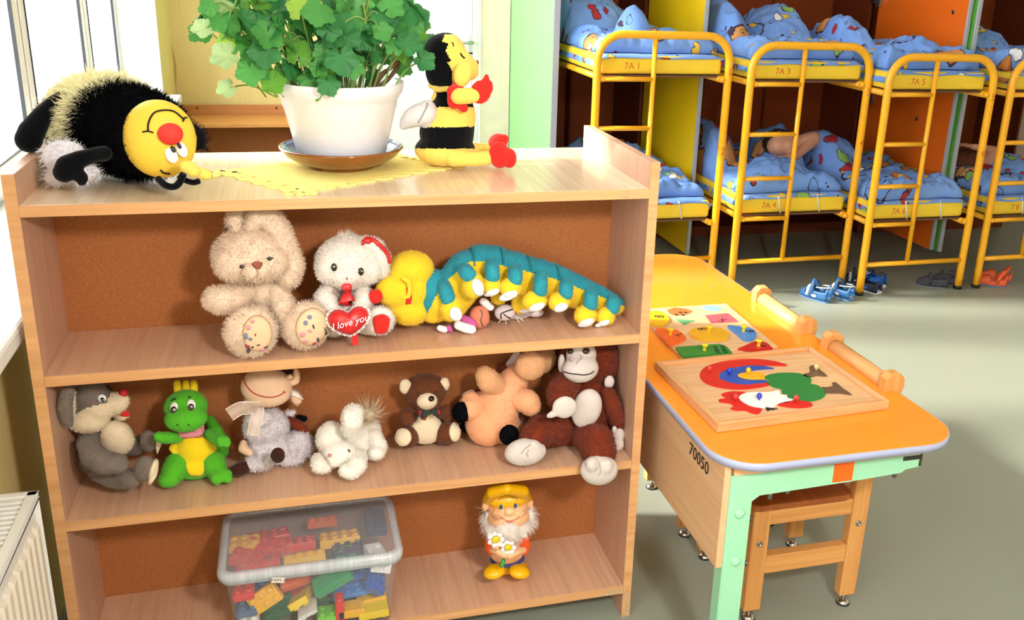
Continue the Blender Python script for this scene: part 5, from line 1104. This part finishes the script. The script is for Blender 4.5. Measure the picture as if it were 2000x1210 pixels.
st=MB(); gs=MB(); lf=MB(); rnd=random.Random(11)
def stem(pts,r0,r1,mb=st):
    P=smoothpts(pts,6); n=len(P); mb.tube(P,[r0+(r1-r0)*i/n+(.0008*math.sin(i*2.1)) for i in range(n)],seg=8); return P
def leaf(c,n,up,r,m,fold=.25):
    """geranium leaf: scalloped, kidney-shaped, pleated along the veins. up = direction from leaf centre to outer edge"""
    n=n.normalized(); up=(up-n*up.dot(n)).normalized(); s_=up.cross(n); V=[c]; F_=[]; NS=56
    ph=rnd.random()*6; cup=rnd.uniform(-.25,.35)
    for k in (1,2,3,4):
        q=k/4
        for i in range(NS):
            a=-PI*.93+2*PI*.93*i/(NS-1); lobe=1+.10*math.cos(a*5.6)+.045*math.cos(a*21); R=r*q*(lobe if k>2 else 1+.03*math.cos(a*5.6))*(.80+.20*math.cos(a))
            h=r*(fold*.30*math.sin(a*9+0)*q*q*.5+cup*q*q+ .10*math.sin(a*2+ph)*q*q)
            V.append(c+up*R*math.cos(a)+s_*R*math.sin(a)+n*h)
    F_+=[(0,1+i,2+i) for i in range(NS-1)]
    for k in range(3):
        for i in range(NS-1): a=1+k*NS+i; F_.append((a,a+NS,a+NS+1,a+1))
    lf.add(V,F_,m,True)
def spray(tip,n_,spread,r=.03,ms=(0,0,4,4,1)):
    for k in range(n_):
        d=Vector((rnd.gauss(0,1),rnd.gauss(0,1)-.35,rnd.gauss(0,.8)+.3)).normalized(); c=tip+d*spread*rnd.uniform(.5,1.1)
        gs.tube(smoothpts([tip,tip.lerp(c,.5)+Vector((0,0,.01)),c],3),[.0018]*4+[.0014]*3,seg=6)
        nn=(d*.5+Vector((rnd.gauss(0,.7),-.55+rnd.gauss(0,.4),.6))).normalized(); leaf(c,nn,d+Vector((0,0,-.25)),r*rnd.uniform(.75,1.25),rnd.choice(ms))
yc=PC[1]
base=Vector((PC[0],PC[1],zt_))
stem([base+Vector((-.06,.0,0)),at(520,140,y=yc-.01),at(480,95,y=yc-.02),at(430,45,y=yc-.03)],.007,.004)
stem([base+Vector((-.04,.02,0)),at(560,110,y=yc+.02),at(530,40,y=yc+.03),at(520,-30,y=yc+.03)],.006,.004)
stem([base+Vector((.0,.0,0)),at(640,100,y=yc),at(600,20,y=yc-.02),at(590,-60,y=yc-.02)],.007,.004)
stem([base+Vector((.03,.0,0)),at(690,110,y=yc),at(700,40,y=yc),at(700,-50,y=yc)],.007,.004)
stem([base+Vector((.07,.02,0)),at(770,140,y=yc+.02),at(790,80,y=yc+.02),at(800,20,y=yc)],.006,.003)
stem([base+Vector((.06,-.02,0)),at(740,150,y=yc-.03),at(760,135,y=yc-.04),at(775,120,y=yc-.05)],.007,.003)
tips=[(430,45),(455,20),(480,60),(500,0),(520,60),(540,10),(560,80),(590,20),(600,80),(620,-10),(640,50),(660,100),(680,20),(700,70),(720,0),(730,90),(760,40),(770,110),(790,60),(800,100),(650,130),(700,120),(600,120),(560,-30),(680,-40),(760,-20),(500,-40),(740,60),(620,40),(580,50),(665,60),(715,40),(540,110),(420,10),(780,20)]
for (px,py) in tips:
    tp=at(px,py,y=yc+rnd.uniform(-.13,.13)); b0=base+Vector(((tp.x-base.x)*.45,(tp.y-base.y)*.3,.0))
    gs.tube(smoothpts([b0,b0.lerp(tp,.5)+Vector((0,0,.015)),tp],5),[.0032-.0001*i for i in range(11)],seg=6); spray(tp,6,.045,.031)
# leaves read off the photo: (x,y,radius px,material)
for (x,y,r,m,dx,dy) in ((488,135,31,0,.1,-1),(445,110,30,3,-.6,-.3),(468,95,24,0,.2,.8),(530,160,28,1,.5,-1),(447,172,22,3,-1,-.6),(443,78,20,2,-.3,-1),(400,55,22,3,-1,-.3),(472,38,26,0,-.2,1),(500,45,28,4,.4,.4),(511,80,22,0,0,1),(555,35,34,4,-.3,.6),(585,108,32,1,.3,1),(605,150,30,0,.6,-1),(640,160,26,4,.3,-1),(665,110,36,4,.1,-1),(640,60,28,4,.5,1),(700,75,32,4,.6,.3),(735,65,30,4,.8,.5),(795,90,30,4,.4,.5),(825,118,26,4,.6,-.6),(770,95,22,0,.2,1),(800,40,30,0,.8,-.8),(760,15,30,0,.6,.6),(588,20,30,2,0,1),(690,130,24,0,0,-1),(440,0,26,3,-1,.1),(625,130,22,0,-.5,-1)):
    c=at(x,y,y=yc-.13+.03*math.sin(x)); s_=.00108; leaf(c,Vector((.05*dx,-.85,.45)),Vector((dx,0,dy)),r*s_,m,.3)
    tp=base+Vector(((c.x-base.x)*.6,-.05,.0)); gs.tube(smoothpts([tp,tp.lerp(c,.55)+Vector((0,.03,.01)),c+Vector((0,.003,0))],4),.0018,seg=6)
LM=[mat('leaf_green','55A04E',.5,.35,noise=(20,.18,(1,1,1)),trans=.35),mat('leaf_light','74B447',.5,.35,noise=(20,.15,(1,1,1)),trans=.45),mat('leaf_lime','B4DC5C',.5,.3,noise=(20,.12,(1,1,1)),trans=.5),mat('leaf_pale_edge','B9D69A',.5,.3,noise=(18,.3,(1,1,1)),trans=.4),mat('leaf_deep','3C8448',.5,.35,noise=(20,.2,(1,1,1)),trans=.25)]
st.build('woody_stem',STM,e); gs.build('leaf_stalk',GST,e); o=lf.build('foliage',LM,e); 
# ------------------------------------------------------------------ sitting bee
t=Toy('plush_bee','striped plush bee sitting with red gloves and red shoes beside the white pot','plush bee',.272,Z1,K2,(1490,990))
def zb2(c):
    px,py=pix(c); y=py*3.024; x=(px-380)*3.024; y-= (x-1490)*.0
    return 0 if y>893-(x-1490)*.0 else 1 if y>770-abs(x-1490)*.04 else 0 if y>648 else 1
b_=t.part('body',[YELB,BLKV],[('c',[(1490,850,0,150),(1490,800,0,160),(1520,700,0,140),(1530,620,.0,105),(1500,560,.0,75)]),('e',1480,900,0,180,95,160)],None,zone=zb2,vox=.003,smooth=8)
hl=[(1440,150),(1480,230),(1470,285),(1500,300),(1480,335),(1510,375),(1490,400),(1520,520)]
def zb3(c):
    px,py=pix(c); y=py*3.024; x=(px-380)*3.024; ln_=[(1478,220),(1462,262),(1500,275),(1484,318),(1515,375),(1495,385),(1522,440),(1522,560)]
    for a,b2 in zip(ln_,ln_[1:]):
        if a[1]<=y<=b2[1]: return 0 if x>a[0]+(b2[0]-a[0])*(y-a[1])/(b2[1]-a[1]) else 1
    return 1 if y<220 else 0 if x>1522 else 1
h=t.part('head',[YELB,BLKV],[('c',[(1470,330,0,110),(1470,430,0,95)]),('e',1490,300,0,95,85,90),('e',1440,430,.0,75,110,80),('c',[(1560,400,-.01,90),(1620,430,-.01,60)]),('e',1480,360,0,130,140,110)],None,zone=zb3,vox=.003,smooth=6)
t.part('cheek',YELB,[('e',1585,455,-.07,52,72,35,15)],None,vox=.003,parent=h); t.part('snout',YELB,[('e',1640,420,-.01,38,55,50)],None,vox=.003,parent=h)
t.part('nose',mat('maroon_felt','7A1E22',.8),[('e',1668,388,-.01,12,16,14)],None,vox=.002,parent=h,bvh=False)
t.line('sleepy_eye',[(1570,332),(1580,350),(1595,362)],.002,THR,parent=h); t.line('eyebrow',[(1518,268),(1526,276),(1528,292)],.0014,THR,parent=h)
t.part('antenna',BLKV,[('c',[(1420,265,.01,10),(1380,258,.01,9),(1310,242,.01,9)]),('c',[(1430,290,.01,16),(1400,245,.01,12)])],None,vox=.0025,parent=h,bvh=False)
t.part('hair_spike',BLKV,[('c',[(1430,280,0,40),(1470,240,0,30),(1488,228,0,12)])],None,vox=.003,parent=h)
t.part('sleeve',REDP,[('e',1545,590,-.07,50,70,30,20),('c',[(1530,560,-.075,40),(1590,655,-.07,26)]),('c',[(1545,530,-.06,30),(1570,560,-.06,26)])],None,vox=.003)
a_=t.part('arm',YELB,[('c',[(1560,585,-.085,46),(1620,582,-.09,46),(1650,578,-.09,42)])],None,vox=.003)
t.part('glove',REDP,[('e',1690,560,-.09,60,68,34,20),('c',[(1715,530,-.09,30),(1722,490,-.09,20),(1724,468,-.09,14)]),('c',[(1735,540,-.09,28),(1740,515,-.09,22)])],None,vox=.003,parent=a_,smooth=4)
t.part('bow',YELB,[('c',[(1400,520,.0,20),(1440,545,-.02,18),(1500,540,-.05,16)]),('c',[(1430,560,.0,16),(1410,600,.0,14)])],None,vox=.0025)
GW=mat('grey_white_wing','D8D2D2',.8,noise=(20,.06,(1,1,1))); wg=t.part('wing',GW,[('c',[(1365,685,-.03,64),(1330,695,-.028,66),(1290,710,-.025,56),(1255,735,-.02,40),(1232,760,-.02,22)]),('e',1370,690,-.03,62,82,40,10)],None,vox=.003); t.line('wing_seam',[(1320,740),(1350,690),(1375,640),(1372,625)],.0018,mat('wing_fold','A8A2A4',.9),parent=wg)
l=t.part('leg',YELB,[('c',[(1530,945,-.05,55),(1640,955,-.06,44),(1720,950,-.065,44)])],None,vox=.003); t.part('shoe',REDP,[('e',1800,930,-.07,62,78,60,-8),('e',1860,950,-.07,42,58,50)],None,vox=.003,parent=l)
l=t.part('leg',YELB,[('c',[(1600,900,.04,44),(1720,895,.06,36)])],None,vox=.003); t.part('shoe',REDP,[('e',1790,860,.06,60,60,50),('e',1820,835,.06,40,30,30)],None,vox=.003,parent=l)
t.settle()
# ------------------------------------------------------------------ storage box with bricks
def frosted(name,fac,col='E6ECF2',rough=.25):
    m=bpy.data.materials.new(name); m.use_nodes=True; nt=m.node_tree; N=nt.nodes; L=nt.links; b=N['Principled BSDF']; b.inputs['Base Color'].default_value=lin(col); b.inputs['Roughness'].default_value=rough; b.inputs['Specular IOR Level'].default_value=.6
    tr=N.new('ShaderNodeBsdfTransparent'); ms=N.new('ShaderNodeMixShader'); nz=N.new('ShaderNodeTexNoise'); tc=N.new('ShaderNodeTexCoord'); mp=N.new('ShaderNodeMapping'); mp.inputs['Scale'].default_value=(60,3,3); L.new(tc.outputs['Object'],mp.inputs[0]); L.new(mp.outputs[0],nz.inputs[0]); nz.inputs['Scale'].default_value=2
    mr=N.new('ShaderNodeMapRange'); mr.inputs[3].default_value=fac*.65; mr.inputs[4].default_value=fac*1.35; L.new(nz.outputs[0],mr.inputs[0]); L.new(mr.outputs[0],ms.inputs[0]); L.new(tr.outputs[0],ms.inputs[1]); L.new(b.outputs[0],ms.inputs[2]); L.new(ms.outputs[0],N['Material Output'].inputs[0]); return m
FW=frosted('clear_box_wall',.09); FLD=frosted('clear_lid',.17); FRM=frosted('frosted_rim',.45)
bx0,bx1,by0,by1,bz0,bz1=.287,.652,-.02,.222,Z4+.001,.272
e=empty('storage_box',((bx0+bx1)/2,.1,Z4),'clear plastic storage box with a frosted lid, full of coloured toy bricks','storage box')
def ring(b0,b1,z,r,n=6): return [(x,y,z) for x,y in rrect(b0[0],b1[0],b0[1],b1[1],r,n)]
def shell(secs,m,name,par,t_=.0022,cap=None):
    g=MB(); n=len(secs[0]); V=[p for s_ in secs for p in s_]; F_=[(k*n+i,k*n+(i+1)%n,(k+1)*n+(i+1)%n,(k+1)*n+i) for k in range(len(secs)-1) for i in range(n)]
    if cap=='b': F_.append(tuple(range(n)))
    if cap=='t': F_.append(tuple(range((len(secs)-1)*n,len(secs)*n)))
    g.add(V,F_,0,True); return g.build(name,m,par,solid=t_)
shell([ring((bx0+.018,by0+.014),(bx1-.018,by1-.014),bz0+.002,.02),ring((bx0,by0),(bx1,by1),bz1,.022)],FW,'body',e,cap='b')
shell([ring((bx0-.001,by0-.001),(bx1+.001,by1+.001),bz1-.012,.023),ring((bx0-.007,by0-.007),(bx1+.007,by1+.007),bz1-.011,.026),ring((bx0-.007,by0-.007),(bx1+.007,by1+.007),bz1+.0,.026)],FRM,'body_rim',e)
ld=shell([ring((bx0-.012,by0-.012),(bx1+.012,by1+.004),bz1-.003,.03),ring((bx0-.013,by0-.013),(bx1+.013,by1+.005),bz1+.010,.03),ring((bx0-.008,by0-.008),(bx1+.008,by1+.0),bz1+.016,.026),ring((bx0+.002,by0+.002),(bx1-.002,by1-.008),bz1+.016,.02),ring((bx0+.005,by0+.005),(bx1-.005,by1-.011),bz1+.012,.018)],FRM,'lid_rim',e)
shell([ring((bx0+.004,by0+.004),(bx1-.004,by1-.010),bz1+.012,.018),ring((bx0+.006,by0+.006),(bx1-.006,by1-.012),bz1+.0115,.016)],FLD,'lid',e,.0016,'t')
q=at(543,1130,y=by0-.0145); tgM=Matrix.Translation((q.x,by0-.0165,bz1-.006))@Matrix.Rotation(.17,4,'Y'); g=MB(); g.box((-.014,-.0006,-.0065),(.014,0,.0065),M=tgM); pt=g.build('paper_tag',mat('paper_tag','EFE8DA',.8),e)
text('tag_writing','7AM-2',.011,tgM@Matrix.Translation((0,-.0009,0))@Matrix.Rotation(PI/2,4,'X'),INK,pt,extrude=.0001)
BC={'red':'DE2622','yellow':'F2B81E','bright yellow':'F4D21E','green':'1E9A5E','dark green':'1A6A3A','blue':'2F5EC0','navy':'232F58','white':'E8E6E6','lime':'7ED04A','light blue':'4F8AD8','orange':'E8662A','grey blue':'5A6E96'}
def bmat(c): return mat('brick_'+c.replace(' ','_'),BC[c],.25,.5,noise=(5,.03,(1,1,1)))
PROTO={}
def brick(c,nx,ny,hh,loc,rot,where,u=.031):
    key=(nx,ny,hh,u)
    e=empty('toy_brick',loc,'%s toy brick %s'%(c,where),'toy brick','toy bricks in the clear box'); e.rotation_euler=rot
    w_,d,h=nx*u,ny*u,u*hh
    if key not in PROTO:
        g=MB(); g.box((-w_/2,-d/2,-h/2),(w_/2,d/2,h/2)); a=g.mesh('block'); g=MB()
        for i in range(nx):
            for j in range(ny): g.lathe([(u*.31,0),(u*.31,u*.17),(u*.29,u*.22),(u*.22,u*.25),(0,u*.255)],(-w_/2+u*(i+.5),-d/2+u*(j+.5),h/2-.0002),20)
        PROTO[key]=(a,g.mesh('studs'))
    for nm,me in zip(('block','studs'),PROTO[key]):
        m2=me.copy(); m2.name=nm; m2.materials.append(bmat(c)); o=bpy.data.objects.new(nm,m2); COL.objects.link(o); o.parent=e
        if nm=='block': md=o.modifiers.new('b','BEVEL'); md.width=.0016; md.segments=2
    return e
R=math.radians
K8=(400,960,4.762)
def bp(x,y,yy): return at(K8[0]+x/K8[2],K8[1]+y/K8[2],y=yy)
# (colour, studs, height, crop x, y, depth, rotation, where)
BL_=[('yellow',3,2,.8,(560,985),.025,(R(75),R(0),R(0)),R(-32),'with its studs facing out, left of the paper tag side front'),
('bright yellow',2,3,.7,(890,1010),.02,(R(160),0,R(0)),R(-28),'lying edge-on above a white one in the middle front'),
('white',2,3,.35,(955,1085),.018,(R(180),0,0),R(-26),'upside down under the edge-on yellow one'),
('green',4,2,1.0,(1190,810),.035,(R(195),0,0),R(-28),'large and tilted, studs pointing down, behind the front wall'),
('blue',2,3,.9,(1640,800),.05,(R(30),R(25),R(20)),R(30),'tilted in the upper right corner'),
('white',2,1,.8,(1700,690),.02,(R(70),0,0),R(15),'touching the right end of the front wall below the lid'),
('white',2,2,.8,(1625,560),.08,(R(20),R(15),R(30)),R(0),'showing through the lid at the right front corner'),
('red',2,2,.7,(255,945),.03,(0,0,0),R(-4),'at the left end above a grey blue one'),
('grey blue',2,2,.6,(275,1095),.03,(0,0,0),R(-4),'at the left end below a red one'),
('white',2,2,.6,(285,1190),.03,(0,0,0),R(-4),'at the very bottom left'),
('red',1,2,2.6,(1255,1090),.02,(0,0,0),R(0),'standing upright beside a yellow one'),
('yellow',1,2,2.6,(1350,1090),.02,(0,R(90),0),R(0),'standing upright beside a red one'),
('bright yellow',3,2,.8,(1640,1080),.02,(R(180),0,0),R(-3),'upside down near the right end'),
('yellow',3,1,.8,(1640,985),.05,(R(180),0,0),R(-8),'behind the upside down yellow one at the right'),
('dark green',3,2,.8,(700,1150),.05,(R(20),0,0),R(-25),'dark one low in the middle front'),
('lime',2,2,.9,(1140,1165),.025,(0,0,0),R(0),'bright lime one low in the middle'),
('dark green',2,2,.8,(1140,1075),.06,(0,0,0),R(0),'behind the lime one'),
('light blue',4,2,.5,(1370,910),.07,(0,0,0),R(-4),'flat one behind the upright red and yellow pair'),
('orange',3,2,.8,(830,800),.08,(R(20),0,R(10)),R(-8),'partly hidden behind the big green one'),
('red',4,1,.8,(500,670),.03,(0,0,0),R(-4),'in a row under the front left edge of the lid'),
('yellow',4,1,.9,(930,610),.04,(0,0,0),R(-4),'with a row of studs under the middle of the lid'),
('red',2,3,.9,(350,520),.07,(R(10),0,R(70)),R(0),'below the lid near its left side'),
('red',3,2,.9,(880,430),.10,(R(-15),0,R(5)),R(0),'below the lid just left of the large amber one'),
('yellow',4,2,.9,(1250,400),.10,(R(-10),0,R(3)),R(0),'large, below the lid right of centre'),
('red',4,2,.8,(590,340),.14,(R(-10),0,R(8)),R(0),'long, dim, far back under the lid at the left'),
('red',3,2,.8,(620,470),.10,(R(10),0,R(-20)),R(0),'under the lid between two red ones'),
('navy',2,4,.9,(1590,280),.15,(R(0),0,R(0)),R(0),'dark, far back under the lid at the right'),
('navy',3,2,.8,(1330,540),.065,(R(0),0,R(0)),R(0),'dark, just under the lid'),
('yellow',3,2,.7,(260,470),.12,(R(0),0,R(0)),R(0),'under the lid in the far left corner'),
('green',2,2,.8,(1310,600),.05,(R(20),0,R(20)),R(0),'small corner showing under the lid right of the yellow row'),
('orange',3,1,.7,(1090,250),.17,(0,0,0),R(0),'at the very back under the lid'),
('blue',3,2,.8,(1450,720),.09,(R(10),0,R(15)),R(0),'behind the green one on the right'),
('red',3,2,.8,(800,950),.09,(0,0,R(15)),R(0),'deep inside behind the yellow stud faces'),
('green',3,2,.8,(560,850),.12,(0,0,R(25)),R(0),'deep inside behind the paper tag'),
('blue',3,2,.8,(400,860),.10,(0,0,R(-15)),R(0),'deep inside near the left wall'),
('yellow',3,2,.8,(1000,980),.12,(0,0,R(-25)),R(0),'deep inside under the big green one'),
('red',3,2,.8,(1500,980),.12,(0,0,R(10)),R(0),'deep inside near the right wall')]
for c,nx,ny,hh,(x,y),yy,rot,tilt,where in BL_:
    loc=bp(x,y,yy); RM=Matrix.Rotation(tilt,3,'Y')@__import__('mathutils').Euler(rot).to_matrix(); b_=brick(c,nx,ny,hh,loc,(0,0,0),where,.0225 if hh<2 else .02)
    b_.rotation_euler=RM.to_euler()
    # keep inside the box
    u=.0225; ext=[sum(abs(RM[i][k])*v for k,v in enumerate((nx*u/2,ny*u/2,hh*u/2+.005))) for i in range(3)]
    fz=(b_.location.z-bz0)/(bz1-bz0); mx_=.018*(1-fz)+.004
    b_.location.x=max(bx0+mx_+ext[0],min(bx1-mx_-ext[0],b_.location.x)); b_.location.y=max(by0+.012*(1-fz)+.004+ext[1],min(by1-.012-ext[1],b_.location.y)); b_.location.z=max(bz0+.005+ext[2],min(bz1+.006-ext[2],b_.location.z))
# ------------------------------------------------------------------ rubber gnome
K9=(880,920,4.1725)
GY=mat('gnome_yellow','F2B400',.35,.5,noise=(10,.05,(1,1,1))); GSK=mat('gnome_skin','F2B98A',.4,.4,noise=(10,.05,(1,1,1)),sss=.05); GO=mat('gnome_orange','FB5A1E',.35,.5); GBL=mat('gnome_belt_blue','4A4E8E',.4); GLF=mat('gnome_leaf_green','3E9A3A',.4); BRD=mat('white_beard_hair','EFE4DC',.6,noise=(60,.15,(1,1,1))); PET=mat('petal_white','F2EDEE',.4)
t=Toy('rubber_gnome','rubber gnome figure with yellow hat, white beard and yellow boots','figurine',.115,Z4,K9,(460,870))
h=t.part('head',GSK,[('e',470,300,0,155,150,140),('e',470,370,-.015,165,75,120),('e',400,340,-.03,60,40,50),('e',545,335,-.03,60,40,50)],None,vox=.0028,smooth=4)
t.part('hat',GY,[('e',462,190,.005,178,100,150,0),('c',[(300,230,.0,40),(340,170,-.05,45),(460,140,-.075,40),(590,160,-.05,45),(625,220,.0,36)])],None,vox=.003,parent=h)
t.part('ear',GSK,[('e',290,272,.0,34,52,24,15)],None,vox=.0025,parent=h); t.part('ear',GSK,[('e',640,255,.0,34,52,24,-15)],None,vox=.0025,parent=h)
t.part('nose',GSK,[('e',480,325,-.135,40,34,34)],None,vox=.002,parent=h)
for x,y in ((413,288),(530,278)): t.ball('eye',x,y,19,22,10,EYW,parent=h,lift=.002,add=True); t.ball('iris',x,y,14,18,6,mat('slate_iris','3A4858',.1,.7),parent=h,lift=.003,add=True); t.ball('pupil',x-4,y,6,8,4,BLACK,parent=h,lift=.002)
for P_ in ([(385,235),(405,222),(430,222)],[(500,218),(525,216),(545,225)]): t.line('eyebrow',P_,.0012,mat('brow_tan','C88A5A',.6),parent=h,lift=.001)
t.line('mouth',[(410,372),(445,395),(490,402),(535,388),(560,365)],.0012,mat('mouth_pink','D8806A',.5),parent=h,lift=.001)
t.line('lower_lip',[(450,405),(480,415),(510,405)],.0016,mat('mouth_pink','D8806A',.5),parent=h,lift=.001)
br=union('beard',t.balls([('e',470,450,-.02,185,60,130),('e',460,500,-.045,105,100,80),('e',310,400,.0,40,75,60),('e',640,380,.0,45,85,60)]),.003,4,None,[BRD]); br=fur_mesh(br,(90000,.016,.0008,.7,.35)); link('beard',br,[BRD],h)
for sh in (('e',275,300,.0,16,24,16),('e',655,290,.0,20,24,16)):
    br=union('wisp',t.balls([sh]),.0025,2,None,[BRD]); br=fur_mesh(br,(60000,.022,.0006,-.2,.6)); link('hair_wisp',br,[BRD],h)
b_=t.part('body',GSK,[('e',460,640,0,140,110,110),('e',460,600,.01,120,120,100)],None,vox=.003)
t.part('sleeve',GO,[('c',[(335,540,-.01,38),(318,600,-.01,40),(325,650,-.02,28)])],None,vox=.0025); t.part('sleeve',GO,[('c',[(595,540,-.01,42),(600,600,-.01,50),(600,650,-.02,32)])],None,vox=.0025)
t.part('hand',GSK,[('c',[(350,640,-.07,28),(390,650,-.085,30),(440,680,-.095,26)]),('e',370,610,-.09,30,26,20)],None,vox=.0025,smooth=3); t.part('hand',GSK,[('c',[(590,640,-.07,28),(540,655,-.085,30),(480,685,-.095,26)])],None,vox=.0025,smooth=3)
for (x,y,r) in ((370,555,52),(470,620,48)):
    g=t.part('daisy',PET,[('e',x+math.cos(a)*r,y+math.sin(a)*r*.9,-.095,r*.42,r*.42,14) for a in [k*PI/3.5 for k in range(7)]]+[('e',x,y,-.092,r*.8,r*.8,14)],None,vox=.002,smooth=1)
    t.part('daisy_centre',mat('daisy_yellow','E8C81E',.4),[('e',x,y,-.105,r*.62,r*.58,16)],None,vox=.002,parent=g)
t.part('petal_collar',PET,[('e',600,520,-.05,30,22,16),('e',320,520,-.05,26,30,16)],None,vox=.0025)
t.part('belt',GBL,[('e',462,712,-.0,140,16,112)],None,vox=.002,smooth=1); t.part('belt_end',GLF,[('c',[(430,725,-.09,18),(418,765,-.095,17)])],None,vox=.002,smooth=1)
t.part('trousers',GY,[('e',460,760,0,135,50,105),('e',380,790,-.01,75,50,90),('e',550,790,-.01,75,50,90)],None,vox=.003)
t.part('boot',GY,[('e',355,815,-.06,85,46,75,-12)],None,vox=.003); t.part('boot',GY,[('e',560,815,-.06,85,46,75,12)],None,vox=.003); t.settle()
bpy.context.view_layer.update()
